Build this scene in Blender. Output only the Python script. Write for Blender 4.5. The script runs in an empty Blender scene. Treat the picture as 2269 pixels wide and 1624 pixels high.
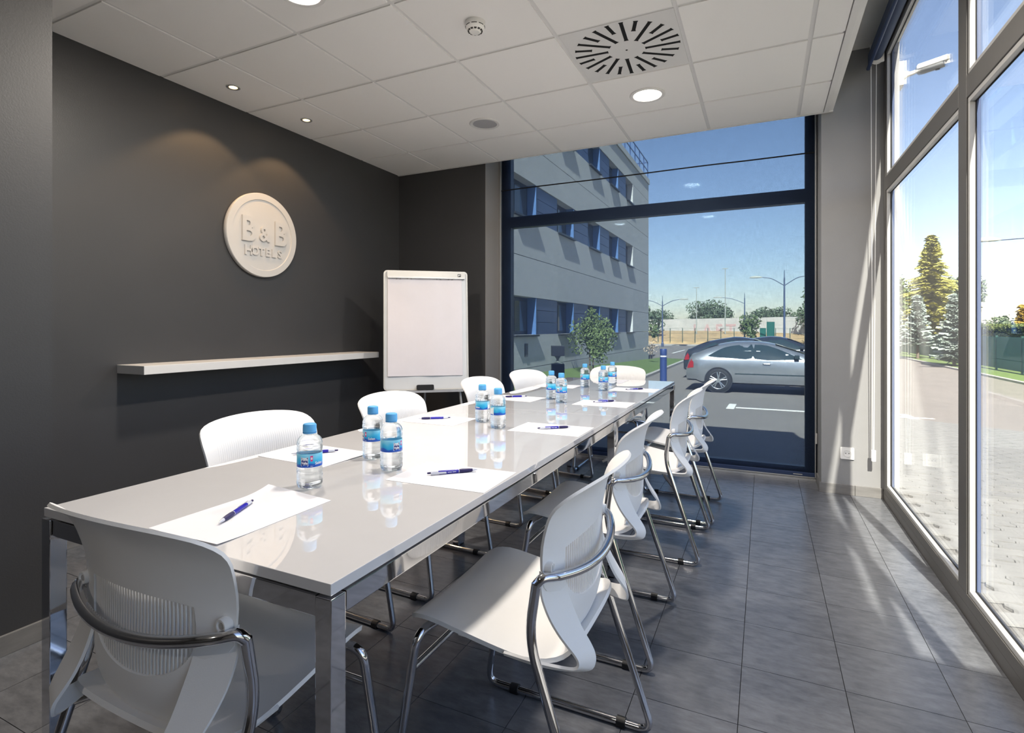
import bpy, bmesh, math, random
from mathutils import Vector, Matrix, geometry
random.seed(7)
S = bpy.context.scene
COL = S.collection
# ------------------------------------------------------------------ camera
CAM_H = 1.155; F_PX = 1194.6; U0 = 1125.4; V0 = 727.8; YAW = math.radians(25.44)
cd = bpy.data.cameras.new('camera'); cam = bpy.data.objects.new('camera', cd); COL.objects.link(cam)
cam.location = (0, 0, CAM_H); cam.rotation_euler = (math.pi/2, 0, YAW)
cd.sensor_width = 36; cd.lens = 36*F_PX/2269
cd.shift_x = (1134.5-U0)/2269; cd.shift_y = (V0-812)/2269
cd.clip_start = .05; cd.clip_end = 400
S.camera = cam
# ------------------------------------------------------------------ sky, sun, exposure
SUN_DIR = Vector((-.135, .93, -1.0))
w = bpy.data.worlds.new('sky'); S.world = w; w.use_nodes = True
nt = w.node_tree; nt.nodes.clear()
sky = nt.nodes.new('ShaderNodeTexSky'); sky.sky_type = 'NISHITA'; sky.sun_disc = False
sky.sun_elevation = math.radians(46.8); sky.sun_rotation = math.radians(172)
sky.air_density = 1.0; sky.dust_density = .45; sky.ozone_density = 1.5
bg = nt.nodes.new('ShaderNodeBackground'); bg.inputs['Strength'].default_value = SKY_STRENGTH = .110
wo = nt.nodes.new('ShaderNodeOutputWorld')
tn = nt.nodes.new('ShaderNodeMix'); tn.data_type = 'RGBA'; tn.blend_type = 'MULTIPLY'; tn.inputs[0].default_value = 1; tn.inputs[7].default_value = (1.0, .875, .86, 1)
nt.links.new(sky.outputs[0], tn.inputs[6]); nt.links.new(tn.outputs[2], bg.inputs[0]); nt.links.new(bg.outputs[0], wo.inputs[0])
sl = bpy.data.lights.new('sun', 'SUN'); sl.energy = 8.0; sl.angle = math.radians(.6); sl.color = (1, .93, .82)
so = bpy.data.objects.new('sun', sl); COL.objects.link(so); so.rotation_euler = SUN_DIR.to_track_quat('-Z', 'Y').to_euler()
so.location = (3, -8, 12)
LAMP_W = 9.2; SPOT_W = 5.6
S.view_settings.view_transform = 'Standard'; S.view_settings.look = 'None'
S.view_settings.exposure = 1.92; S.view_settings.gamma = 1; S.view_settings.use_curve_mapping = False
# ------------------------------------------------------------------ materials
MATS = {}
def mat(name, col, rough=.5, metal=0., spec=.5, noise=.0, nscale=8., bump=0., bscale=60., coat=0., stretch=(1, 1, 1), rand=0., emit=None, estr=0., trans=0., ior=1.45, col2=None):
    m = bpy.data.materials.new(name); m.use_nodes = True; n = m.node_tree; b = n.nodes['Principled BSDF']
    b.inputs['Roughness'].default_value = rough; b.inputs['Metallic'].default_value = metal
    b.inputs['Specular IOR Level'].default_value = spec; b.inputs['Coat Weight'].default_value = coat; b.inputs['Coat Roughness'].default_value = .04
    b.inputs['IOR'].default_value = ior
    if trans: b.inputs['Transmission Weight'].default_value = trans
    c = (*col, 1); b.inputs['Base Color'].default_value = c
    tc = n.nodes.new('ShaderNodeTexCoord'); mp = n.nodes.new('ShaderNodeMapping'); mp.inputs['Scale'].default_value = stretch
    n.links.new(tc.outputs['Object'], mp.inputs[0])
    if rand:
        oi = n.nodes.new('ShaderNodeObjectInfo'); ad = n.nodes.new('ShaderNodeVectorMath'); ad.operation = 'ADD'
        mu = n.nodes.new('ShaderNodeVectorMath'); mu.operation = 'SCALE'; mu.inputs['Scale'].default_value = 37.
        cx = n.nodes.new('ShaderNodeCombineXYZ'); n.links.new(oi.outputs['Random'], cx.inputs[0]); n.links.new(oi.outputs['Random'], cx.inputs[1])
        n.links.new(cx.outputs[0], mu.inputs[0]); n.links.new(mu.outputs[0], ad.inputs[1]); n.links.new(mp.outputs[0], ad.inputs[0]); vec = ad.outputs[0]
    else: vec = mp.outputs[0]
    tx = n.nodes.new('ShaderNodeTexNoise'); tx.inputs['Scale'].default_value = nscale; tx.inputs['Detail'].default_value = 7; tx.inputs['Roughness'].default_value = .6
    n.links.new(vec, tx.inputs['Vector'])
    k = max(noise, .015); c2 = col2 or tuple(min(1, x*(1+k)) for x in col); c1 = tuple(x*(1-k) for x in col)
    rp = n.nodes.new('ShaderNodeValToRGB'); rp.color_ramp.elements[0].position = .3; rp.color_ramp.elements[1].position = .7
    rp.color_ramp.elements[0].color = (*c1, 1); rp.color_ramp.elements[1].color = (*c2, 1)
    n.links.new(tx.outputs['Fac'], rp.inputs[0]); out = rp.outputs[0]
    if rand:
        hs = n.nodes.new('ShaderNodeHueSaturation'); mr = n.nodes.new('ShaderNodeMapRange'); mr.inputs[3].default_value = 1-rand; mr.inputs[4].default_value = 1+rand
        n.links.new(oi.outputs['Random'], mr.inputs[0]); n.links.new(mr.outputs[0], hs.inputs['Value']); n.links.new(out, hs.inputs['Color']); out = hs.outputs[0]
    n.links.new(out, b.inputs['Base Color'])
    if bump:
        t2 = n.nodes.new('ShaderNodeTexNoise'); t2.inputs['Scale'].default_value = bscale; t2.inputs['Detail'].default_value = 3; n.links.new(vec, t2.inputs['Vector'])
        bp = n.nodes.new('ShaderNodeBump'); bp.inputs['Strength'].default_value = bump; bp.inputs['Distance'].default_value = .01
        n.links.new(t2.outputs['Fac'], bp.inputs['Height']); n.links.new(bp.outputs[0], b.inputs['Normal'])
    if emit: b.inputs['Emission Color'].default_value = (*emit, 1); b.inputs['Emission Strength'].default_value = estr
    MATS[name] = m; return m
def glassmat(name, tint, gloss=.06, rough=0., fres=True):
    m = bpy.data.materials.new(name); m.use_nodes = True; n = m.node_tree; n.nodes.clear()
    o = n.nodes.new('ShaderNodeOutputMaterial'); mx = n.nodes.new('ShaderNodeMixShader'); t = n.nodes.new('ShaderNodeBsdfTransparent'); g = n.nodes.new('ShaderNodeBsdfGlossy')
    t.inputs[0].default_value = (*tint, 1); g.inputs['Roughness'].default_value = rough; g.inputs[0].default_value = (1, 1, 1, 1)
    if fres:
        f = n.nodes.new('ShaderNodeFresnel'); f.inputs[0].default_value = 1.45; mu = n.nodes.new('ShaderNodeMath'); mu.operation = 'MULTIPLY'; mu.inputs[1].default_value = gloss*10
        n.links.new(f.outputs[0], mu.inputs[0]); mu.use_clamp = True; n.links.new(mu.outputs[0], mx.inputs[0])
    else: mx.inputs[0].default_value = gloss
    n.links.new(t.outputs[0], mx.inputs[1]); n.links.new(g.outputs[0], mx.inputs[2]); n.links.new(mx.outputs[0], o.inputs[0])
    MATS[name] = m; return m
def blindmat(name):
    m = bpy.data.materials.new(name); m.use_nodes = True; n = m.node_tree; n.nodes.clear()
    o = n.nodes.new('ShaderNodeOutputMaterial'); mx = n.nodes.new('ShaderNodeMixShader'); t = n.nodes.new('ShaderNodeBsdfTransparent')
    d = n.nodes.new('ShaderNodeBsdfDiffuse'); d.inputs[0].default_value = (.018, .025, .044, 1)
    tr = n.nodes.new('ShaderNodeBsdfTranslucent'); tr.inputs[0].default_value = (.030, .042, .072, 1); ad = n.nodes.new('ShaderNodeAddShader')
    t.inputs[0].default_value = (.86, .945, 1.0, 1)
    tc = n.nodes.new('ShaderNodeTexCoord'); fac = None
    for sc in ((9, 1, 420), (420, 1, 9)):
        mp = n.nodes.new('ShaderNodeMapping'); mp.inputs['Scale'].default_value = sc; n.links.new(tc.outputs['Object'], mp.inputs[0])
        tx = n.nodes.new('ShaderNodeTexNoise'); tx.inputs['Scale'].default_value = 1.6; tx.inputs['Detail'].default_value = 2; n.links.new(mp.outputs[0], tx.inputs['Vector'])
        if fac is None: fac = tx.outputs['Fac']
        else:
            a = n.nodes.new('ShaderNodeMath'); a.operation = 'ADD'; n.links.new(fac, a.inputs[0]); n.links.new(tx.outputs['Fac'], a.inputs[1]); fac = a.outputs[0]
    mr = n.nodes.new('ShaderNodeMapRange'); mr.inputs[1].default_value = .6; mr.inputs[2].default_value = 1.4; mr.inputs[3].default_value = .40; mr.inputs[4].default_value = .53
    n.links.new(fac, mr.inputs[0]); n.links.new(mr.outputs[0], mx.inputs[0])
    n.links.new(d.outputs[0], ad.inputs[0]); n.links.new(tr.outputs[0], ad.inputs[1])
    n.links.new(t.outputs[0], mx.inputs[1]); n.links.new(ad.outputs[0], mx.inputs[2]); n.links.new(mx.outputs[0], o.inputs[0])
    MATS[name] = m; return m
def bottlemat(name):
    m = bpy.data.materials.new(name); m.use_nodes = True; n = m.node_tree; n.nodes.clear()
    o = n.nodes.new('ShaderNodeOutputMaterial'); mx = n.nodes.new('ShaderNodeMixShader'); t = n.nodes.new('ShaderNodeBsdfTransparent'); g = n.nodes.new('ShaderNodeBsdfGlass')
    t.inputs[0].default_value = (.95, .985, 1, 1); g.inputs['IOR'].default_value = 1.33; g.inputs['Roughness'].default_value = .0; g.inputs[0].default_value = (.95, .98, 1, 1); mx.inputs[0].default_value = .72
    tx = n.nodes.new('ShaderNodeTexNoise'); tx.inputs['Scale'].default_value = 55; bp = n.nodes.new('ShaderNodeBump'); bp.inputs['Strength'].default_value = .25; bp.inputs['Distance'].default_value = .002
    n.links.new(t.outputs[0], mx.inputs[1]); n.links.new(g.outputs[0], mx.inputs[2]); n.links.new(mx.outputs[0], o.inputs[0]); MATS[name] = m; return m
def chairmat(name):
    m = mat(name, (.87, .87, .87), .36, noise=.01, bump=.03, bscale=400); return m
def ribmat(name):      # the moulded back: fine vertical ribbing on the panel
    m = mat(name, (.87, .87, .87), .36, noise=.01); n = m.node_tree; b = n.nodes['Principled BSDF']
    tc = n.nodes.new('ShaderNodeTexCoord'); sp = n.nodes.new('ShaderNodeSeparateXYZ'); n.links.new(tc.outputs['Object'], sp.inputs[0])
    def M(op, a, c=None):
        x = n.nodes.new('ShaderNodeMath'); x.operation = op
        for i, v in enumerate((a, c)):
            if v is None: continue
            if isinstance(v, (int, float)): x.inputs[i].default_value = v
            else: n.links.new(v, x.inputs[i])
        return x.outputs[0]
    s = M('SINE', M('MULTIPLY', sp.outputs[0], 2*math.pi/.0088))
    inx = M('LESS_THAN', M('ABSOLUTE', sp.outputs[0]), .185); inz = M('LESS_THAN', M('ABSOLUTE', M('SUBTRACT', sp.outputs[2], .655)), .135); sn = n.nodes.new('ShaderNodeSeparateXYZ'); n.links.new(tc.outputs['Normal'], sn.inputs[0]); fr = M('GREATER_THAN', sn.outputs[1], .2)
    hgt = M('MULTIPLY', M('MULTIPLY', s, inx), M('MULTIPLY', inz, fr))
    bp = n.nodes.new('ShaderNodeBump'); bp.inputs['Strength'].default_value = .35; bp.inputs['Distance'].default_value = .0012
    n.links.new(hgt, bp.inputs['Height']); n.links.new(bp.outputs[0], b.inputs['Normal']); return m
def labelmat(name):    # printed bottle label: pale sky over a deep-blue mountain line
    m = mat(name, (.02, .2, .6), .3); n = m.node_tree; b = n.nodes['Principled BSDF']
    tc = n.nodes.new('ShaderNodeTexCoord'); sp = n.nodes.new('ShaderNodeSeparateXYZ'); n.links.new(tc.outputs['Object'], sp.inputs[0])
    tx = n.nodes.new('ShaderNodeTexNoise'); tx.inputs['Scale'].default_value = 42; tx.inputs['Detail'].default_value = 1; n.links.new(tc.outputs['Object'], tx.inputs['Vector'])
    ma = n.nodes.new('ShaderNodeMath'); ma.operation = 'MULTIPLY_ADD'; ma.inputs[1].default_value = .022; n.links.new(tx.outputs['Fac'], ma.inputs[0]); n.links.new(sp.outputs[2], ma.inputs[2])
    mr = n.nodes.new('ShaderNodeMapRange'); mr.inputs[1].default_value = .062; mr.inputs[2].default_value = .106; n.links.new(ma.outputs[0], mr.inputs[0])
    rp = n.nodes.new('ShaderNodeValToRGB'); e = rp.color_ramp.elements; e[0].color = (.005, .06, .42, 1); e[0].position = 0; e[1].color = (.35, .75, .9, 1); e[1].position = 1
    for p, c in ((.30, (.005, .1, .55, 1)), (.36, (.0, .35, .72, 1)), (.62, (.05, .5, .8, 1))):
        x = e.new(p); x.color = c
    n.links.new(mr.outputs[0], rp.inputs[0]); n.links.new(rp.outputs[0], b.inputs['Base Color']); return m
mat('wall_dark', (.050, .0500, .0525), .42, noise=.03, nscale=3, bump=.06, bscale=180, spec=.45)
mat('wall_mid', (.265, .265, .268), .55, noise=.02, bump=.05, bscale=180)
mat('wall_reveal', (.22, .20, .185), .5, noise=.02, bump=.05, bscale=180)
mat('wall_white', (.72, .70, .66), .7, noise=.02)
mat('tile_ceiling', (.90, .885, .865), .85, noise=.02, nscale=300, bump=.12, bscale=500, rand=.012)
mat('metal_white', (.74, .73, .72), .45, noise=.01)
mat('floor_tile', (.128, .133, .147), .25, noise=.24, nscale=6.5, bump=.04, bscale=30, stretch=(.7, 1.7, 1), rand=.07, spec=.6)
mat('grout', (.035, .036, .04), .7)
mat('skirting_tile', (.19, .185, .18), .4, noise=.15, nscale=8, stretch=(1, 1, 4))
mat('table_white', (.74, .735, .75), .02, noise=.005, spec=.5, coat=1.0); MATS['table_white'].node_tree.nodes['Principled BSDF'].inputs['Coat IOR'].default_value = 2.0; MATS['table_white'].node_tree.nodes['Principled BSDF'].inputs['Coat Roughness'].default_value = 0
mat('chrome', (.72, .72, .74), .045, metal=1, noise=.01)
mat('chrome_tube', (.66, .66, .68), .10, metal=1, noise=.01)
chairmat('chair_white'); ribmat('chair_back')
mat('black_rubber', (.012, .012, .013), .5); mat('black_gap', (.004, .004, .004), .8)
mat('frame_blue', (.045, .075, .17), .4, noise=.02); mat('frame_white', (.45, .45, .445), .38, noise=.01); mat('frame_grey', (.095, .091, .087), .45, noise=.02); mat('frame_navy', (.018, .02, .03), .45, noise=.02)
mat('aluminium', (.55, .56, .57), .35, metal=.6, noise=.02); mat('gasket', (.01, .01, .012), .6)
glassmat('pane', (.97, .985, .98), .055); glassmat('pane_back', (.97, .985, .98), .006, fres=False); blindmat('blind_screen'); mat('blind_blue', (.022, .04, .10), .5, noise=.05); mat('blind_fabric', (.05, .07, .13), .7, noise=.05, nscale=80)
mat('plastic_white', (.78, .77, .75), .35, noise=.01); mat('plastic_grey', (.45, .45, .45), .5, noise=.02); mat('hole_dark', (.03, .028, .025), .7)
mat('sign_white', (.54, .535, .53), .5, noise=.01); mat('shelf_white', (.70, .69, .68), .4, noise=.015)
mat('board_white', (.68, .71, .74), .12, noise=.01); mat('pad_paper', (.74, .72, .77), .8, noise=.02, nscale=5, bump=.15, bscale=9); mat('board_frame', (.62, .62, .60), .35, metal=.2, noise=.02)
mat('paper', (.76, .76, .80), .7, noise=.005)
mat('pen_blue', (.02, .015, .36), .25, noise=.02); mat('pen_dark', (.015, .01, .09), .45, noise=.02); mat('pen_clear', (.62, .64, .72), .15, noise=.01); mat('print_white', (.85, .85, .88), .5)
bottlemat('bottle_water'); mat('cap_blue', (.11, .42, .80), .35, noise=.02); labelmat('label_print'); mat('label_navy', (.010, .028, .20), .35); mat('label_pink', (.72, .03, .20), .35); mat('label_white', (.80, .86, .88), .35); mat('label_teal', (.25, .62, .72), .35)
mat('lamp_lit', (1, .95, .85), .4, emit=(1, .90, .76), estr=4.); mat('spot_lit', (1, .9, .7), .4, emit=(1, .66, .30), estr=3.2); mat('lamp_off', (.42, .42, .44), .5, noise=.02)
mat('asphalt', (.152, .135, .124), .85, noise=.10, nscale=2.2, bump=.3, bscale=160); mat('paver', (.160, .158, .154), .85, noise=.10, nscale=9, bump=.3, bscale=90, rand=.05); mat('paver_bed', (.11, .105, .10), .9, noise=.1)
mat('marking', (.62, .60, .56), .8, noise=.1); mat('kerb', (.30, .28, .26), .85, noise=.1, bump=.2); mat('grass', (.085, .125, .035), .9, noise=.35, nscale=14, bump=.6, bscale=120)
mat('concrete_panel', (.44, .435, .425), .85, noise=.08, nscale=6, bump=.12, bscale=60, rand=.04); mat('concrete_core', (.10, .10, .105), .9); mat('blue_panel', (.040, .062, .135), .45, noise=.05, rand=.04); mat('blue_fin', (.07, .14, .30), .4, noise=.03)
mat('win_dark', (.012, .014, .018), .4); mat('win_glass', (.035, .04, .042), .08, spec=.6, noise=.3, nscale=1.2); mat('curtain', (.30, .30, .27), .8, noise=.1, stretch=(1, 8, 1)); mat('rail_blue', (.03, .06, .16), .4)
mat('car_silver', (.36, .37, .39), .28, metal=.75, coat=.8, noise=.01); mat('car_dark', (.022, .026, .036), .22, coat=.9, noise=.02); mat('car_glass', (.02, .035, .04), .04, spec=.8, noise=.05); mat('tyre', (.018, .018, .02), .75, noise=.1); mat('rim', (.55, .56, .58), .22, metal=.85); mat('tail_red', (.30, .015, .02), .2, coat=.7)
mat('leaf_green', (.075, .12, .035), .7, noise=.5, nscale=5, col2=(.17, .22, .075)); mat('leaf_gold', (.20, .22, .05), .7, noise=.5, nscale=1.6, col2=(.52, .48, .12)); mat('leaf_spruce', (.14, .19, .16), .7, noise=.4, nscale=4, col2=(.34, .40, .36)); mat('leaf_far', (.08, .115, .06), .8, noise=.4, nscale=2, col2=(.15, .19, .11)); mat('leaf_orange', (.42, .24, .03), .7, noise=.4, nscale=5, col2=(.5, .36, .06)); mat('leaf_hedge', (.05, .09, .02), .7, noise=.5, nscale=8, col2=(.20, .24, .06))
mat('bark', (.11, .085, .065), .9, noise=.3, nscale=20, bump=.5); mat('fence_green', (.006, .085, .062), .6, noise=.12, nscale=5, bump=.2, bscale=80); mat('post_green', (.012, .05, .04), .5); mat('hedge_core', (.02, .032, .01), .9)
mat('boundary_wall', (.50, .47, .43), .9, noise=.08, nscale=.6); mat('dry_grass', (.36, .24, .12), .95, noise=.25, nscale=1.2, bump=.6, bscale=30); mat('graffiti', (.50, .33, .31), .9, noise=.3); mat('lamp_post_blue', (.06, .08, .14), .45); mat('lamp_head', (.30, .31, .28), .5); mat('bollard_blue', (.022, .042, .14), .45, noise=.03); mat('bollard_dark', (.014, .016, .024), .45); mat('stone_tan', (.42, .32, .24), .9, noise=.3)
mat('camera_white', (.72, .70, .66), .4); mat('camera_grey', (.30, .31, .32), .4); mat('lens_black', (.01, .01, .012), .1, coat=1)
# ------------------------------------------------------------------ mesh helpers
def tri_ok(bm): bmesh.ops.recalc_face_normals(bm, faces=bm.faces)
def link(name, me, m=None, parent=None, smooth=False, ang=40):
    if m is not None:
        me.materials.clear(); me.materials.append(MATS[m] if isinstance(m, str) else m)
    if smooth:
        for p in me.polygons: p.use_smooth = True
        me.set_sharp_from_angle(angle=math.radians(ang))
    o = bpy.data.objects.new(name, me); COL.objects.link(o)
    if parent is not None: o.parent = parent
    return o
class MB:
    def __init__(s): s.v = []; s.f = []
    def add(s, v, f):
        k = len(s.v); s.v += [tuple(x) for x in v]; s.f += [tuple(i+k for i in q) for q in f]; return s
    def box(s, x0, x1, y0, y1, z0, z1, b=0.):
        if b <= 0:
            return s.add([(x0,y0,z0),(x1,y0,z0),(x1,y1,z0),(x0,y1,z0),(x0,y0,z1),(x1,y0,z1),(x1,y1,z1),(x0,y1,z1)],
                [(0,3,2,1),(4,5,6,7),(0,1,5,4),(1,2,6,5),(2,3,7,6),(3,0,4,7)])
        bm = bmesh.new(); bmesh.ops.create_cube(bm, size=1)
        for q in bm.verts: q.co = Vector(((x0+x1)/2+q.co.x*(x1-x0), (y0+y1)/2+q.co.y*(y1-y0), (z0+z1)/2+q.co.z*(z1-z0)))
        bmesh.ops.bevel(bm, geom=bm.edges[:], offset=b, segments=2, affect='EDGES', profile=.6)
        s.bm(bm); return s
    def bm(s, bm):
        bm.verts.index_update(); s.add([q.co[:] for q in bm.verts], [[q.index for q in f.verts] for f in bm.faces]); bm.free(); return s
    def tube(s, pts, r, n=10, cap=True, closed=False):
        P = [Vector(p) for p in pts]; N = len(P); R = r if isinstance(r, (list, tuple)) else [r]*N
        T = []
        for i in range(N):
            a = P[(i-1) % N] if (closed or i > 0) else P[0]; c = P[(i+1) % N] if (closed or i < N-1) else P[-1]
            T.append((c-a).normalized())
        up = Vector((0, 0, 1)) if abs(T[0].z) < .9 else Vector((1, 0, 0)); nx = T[0].cross(up).normalized(); V = []
        for i in range(N):
            nx = (nx-T[i]*nx.dot(T[i])).normalized(); ny = T[i].cross(nx)
            V += [P[i]+(nx*math.cos(2*math.pi*k/n)+ny*math.sin(2*math.pi*k/n))*R[i] for k in range(n)]
        Fc = []
        for i in range(N if closed else N-1):
            j = (i+1) % N
            Fc += [(i*n+k, i*n+(k+1) % n, j*n+(k+1) % n, j*n+k) for k in range(n)]
        if cap and not closed: Fc += [tuple(range(n-1, -1, -1)), tuple((N-1)*n+k for k in range(n))]
        return s.add(V, Fc)
    def lathe(s, prof, n=24, c=(0, 0, 0), axis='z', capb=True, capt=True):
        V = []; Fc = []
        for r, z in prof:
            for k in range(n):
                a = 2*math.pi*k/n; x, y = r*math.cos(a), r*math.sin(a)
                p = {'z': (x, y, z), 'x': (z, x, y), 'y': (y, z, x)}[axis]
                V.append((p[0]+c[0], p[1]+c[1], p[2]+c[2]))
        for i in range(len(prof)-1):
            Fc += [(i*n+k, i*n+(k+1) % n, (i+1)*n+(k+1) % n, (i+1)*n+k) for k in range(n)]
        if capb: Fc.append(tuple(range(n-1, -1, -1)))
        if capt: Fc.append(tuple((len(prof)-1)*n+k for k in range(n)))
        return s.add(V, Fc)
    def prism(s, poly, z0, z1, fn=lambda x, y, z: (x, y, z)):
        n = len(poly); V = [fn(x, y, z0) for x, y in poly]+[fn(x, y, z1) for x, y in poly]
        return s.add(V, [tuple(range(n-1, -1, -1)), tuple(range(n, 2*n))]+[(k, (k+1) % n, n+(k+1) % n, n+k) for k in range(n)])
    def mesh(s, name='m', fix=True):
        me = bpy.data.meshes.new(name); me.from_pydata(s.v, [], s.f)
        if fix:
            bm = bmesh.new(); bm.from_mesh(me); bmesh.ops.recalc_face_normals(bm, faces=bm.faces); bm.to_mesh(me); bm.free()
        me.update(); return me
    def build(s, name, m, parent=None, smooth=False, ang=40, fix=True): return link(name, s.mesh(name, fix), m, parent, smooth, ang)
def tag(o, label=None, cat=None, group=None, kind=None):
    if label: o['label'] = label
    if cat: o['category'] = cat
    if group: o['group'] = group
    if kind: o['kind'] = kind
    return o
def thing(name, label, cat, loc=(0, 0, 0), rz=0., group=None):
    o = bpy.data.objects.new(name, None); COL.objects.link(o); o.empty_display_size = .1; o.location = loc; o.rotation_euler = (0, 0, rz)
    return tag(o, label, cat, group)
def struct(name, mb, m, parent=None, label=None, smooth=False):
    o = mb.build(name, m, parent, smooth)
    if parent is None: o['kind'] = 'structure'
    if label: o['label'] = label
    return o
def copy_tree(o, parent=None):
    c = o.copy(); COL.objects.link(c)
    if parent is not None: c.parent = parent
    for ch in list(KIDS(o)): copy_tree(ch, c)
    return c
def KIDS(o): return [x for x in bpy.data.objects if x.parent == o]
def fillet(pts, r, n=6):
    P = [Vector(p) for p in pts]; out = [P[0]]
    for i in range(1, len(P)-1):
        a, b, c = P[i-1], P[i], P[i+1]; d1 = (a-b); d2 = (c-b); rr = r[i] if isinstance(r, (list, tuple)) else r
        t = min(rr, d1.length*.49, d2.length*.49)
        if t < 1e-5: out.append(b); continue
        p, q = b+d1.normalized()*t, b+d2.normalized()*t
        for k in range(n+1):
            u = k/n; out.append(p*(1-u)**2+b*2*u*(1-u)+q*u*u)
    out.append(P[-1]); return out
def crom(pts, n):
    P = [Vector(p) for p in pts]; P = [2*P[0]-P[1]]+P+[2*P[-1]-P[-2]]; out = []
    for i in range(1, len(P)-2):
        for k in range(n):
            t = k/n; a, b, c, d = P[i-1], P[i], P[i+1], P[i+2]
            out.append(.5*((2*b)+(c-a)*t+(2*a-5*b+4*c-d)*t*t+(3*b-a-3*c+d)*t**3))
    out.append(P[-2]); return out
def inpoly(x, y, poly):
    c = False; j = len(poly)-1
    for i in range(len(poly)):
        xi, yi = poly[i]; xj, yj = poly[j]
        if (yi > y) != (yj > y) and x < (xj-xi)*(y-yi)/(yj-yi)+xi: c = not c
        j = i
    return c
def shell2d(outline, holes, step, fn, thick=0., margin=.4):
    """triangulated sheet over a 2D outline with holes, mapped into space by fn(x, y), given a thickness"""
    vs = []; es = []
    for loop in [outline]+holes:
        k = len(vs); vs += [Vector(p) for p in loop]; es += [(k+i, k+(i+1) % len(loop)) for i in range(len(loop))]
    xs = [p[0] for p in outline]; ys = [p[1] for p in outline]; bnd = [v.copy() for v in vs]
    x = min(xs)+step/2
    while x < max(xs):
        y = min(ys)+step/2
        while y < max(ys):
            if inpoly(x, y, outline) and not any(inpoly(x, y, h) for h in holes) and min((v-Vector((x, y))).length for v in bnd) > step*margin: vs.append(Vector((x, y)))
            y += step
        x += step
    V, E, Fc, *_ = geometry.delaunay_2d_cdt(vs, es, [], 0, 1e-6)
    keep = []
    for f in Fc:
        cx = sum(V[i].x for i in f)/3; cy = sum(V[i].y for i in f)/3
        if inpoly(cx, cy, outline) and not any(inpoly(cx, cy, h) for h in holes): keep.append(f)
    bm = bmesh.new(); bv = [bm.verts.new(fn(p.x, p.y)) for p in V]
    for f in keep:
        try: bm.faces.new([bv[i] for i in f])
        except ValueError: pass
    for q in [q for q in bm.verts if not q.link_faces]: bm.verts.remove(q)
    bmesh.ops.recalc_face_normals(bm, faces=bm.faces)
    if thick: bmesh.ops.solidify(bm, geom=bm.faces[:], thickness=thick); bmesh.ops.recalc_face_normals(bm, faces=bm.faces)
    return bm
def rrect(x0, x1, y0, y1, r, n=5):
    out = []
    for cx, cy, a0 in ((x1-r, y1-r, 0), (x0+r, y1-r, 90), (x0+r, y0+r, 180), (x1-r, y0+r, 270)):
        for k in range(n+1): a = math.radians(a0+90*k/n); out.append((cx+r*math.cos(a), cy+r*math.sin(a)))
    return out
def text_mesh(body, size, fn, extrude=0., bold=0., depth=None):
    """lettering as a mesh; fn maps (x, y, z) of the flat text (centred) into place"""
    cu = bpy.data.curves.new('t', 'FONT'); cu.body = body; cu.size = size; cu.align_x = 'CENTER'; cu.align_y = 'CENTER'; cu.extrude = extrude; cu.offset = bold; cu.resolution_u = 4
    o = bpy.data.objects.new('t', cu); COL.objects.link(o); dg = bpy.context.evaluated_depsgraph_get(); e = o.evaluated_get(dg); me = e.to_mesh()
    mb = MB().add([fn(*v.co) for v in me.vertices], [tuple(p.vertices) for p in me.polygons]); e.to_mesh_clear(); bpy.data.objects.remove(o); bpy.data.curves.remove(cu)
    return mb
def zg(y): return -.06 if y < 5 else (-.06-.54*(y-5)/11 if y < 16 else -.6)
# ================================================================== the room
XL, XS, XW = -3.30, -2.43, .727       # alcove wall, near left wall stub, room face of the right window
YB, YW, YF = 4.40, 4.72, -3.0         # back wall face, back window plane, wall behind the camera
YST = 1.10                            # where the near left wall stub ends
ZC, ZU, ZR = 2.684, 3.08, 3.30        # hung ceiling, upper ceiling, roof
# floor
fl = struct('floor', MB().box(XL, XW+.02, YF, YW+.10, -.30, -.006), 'grout', label='dark grey tiled floor')
tile = MB().box(-.5, .5, -.5, .5, -.5, .5).mesh('floor_tile')
def beveled_plate(sx, sy, h, b):
    m = MB(); x, y = sx/2, sy/2
    m.add([(-x, -y, 0), (x, -y, 0), (x, y, 0), (-x, y, 0), (-x+b, -y+b, h), (x-b, -y+b, h), (x-b, y-b, h), (-x+b, y-b, h), (-x, -y, h-b), (x, -y, h-b), (x, y, h-b), (-x, y, h-b)],
          [(0, 3, 2, 1), (4, 5, 6, 7), (0, 1, 9, 8), (1, 2, 10, 9), (2, 3, 11, 10), (3, 0, 8, 11), (8, 9, 5, 4), (9, 10, 6, 5), (10, 11, 7, 6), (11, 8, 4, 7)]); return m
PT = .3035; J = .0022
ft_mesh = beveled_plate(1, 1, 1, .004).mesh('floor_tile'); ft_mesh.materials.append(MATS['floor_tile'])
ix0 = math.floor((XL+.07)/PT); iy0 = -11
for i in range(ix0, 3):
    for j in range(iy0, 10):
        x0, x1 = max(XL, -.07+PT*i), min(XW, -.07+PT*(i+1)); y0, y1 = 2.012+PT*j, min(YW+.05, 2.012+PT*(j+1))
        if x1-x0 < .02 or y1-y0 < .02: continue
        if y1 < YST and x1 < XS-.02: continue
        o = bpy.data.objects.new('floor_tile', ft_mesh); COL.objects.link(o); o.parent = fl
        o.location = ((x0+x1)/2, (y0+y1)/2, -.010); o.scale = (x1-x0-J, y1-y0-J, .010)
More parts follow.
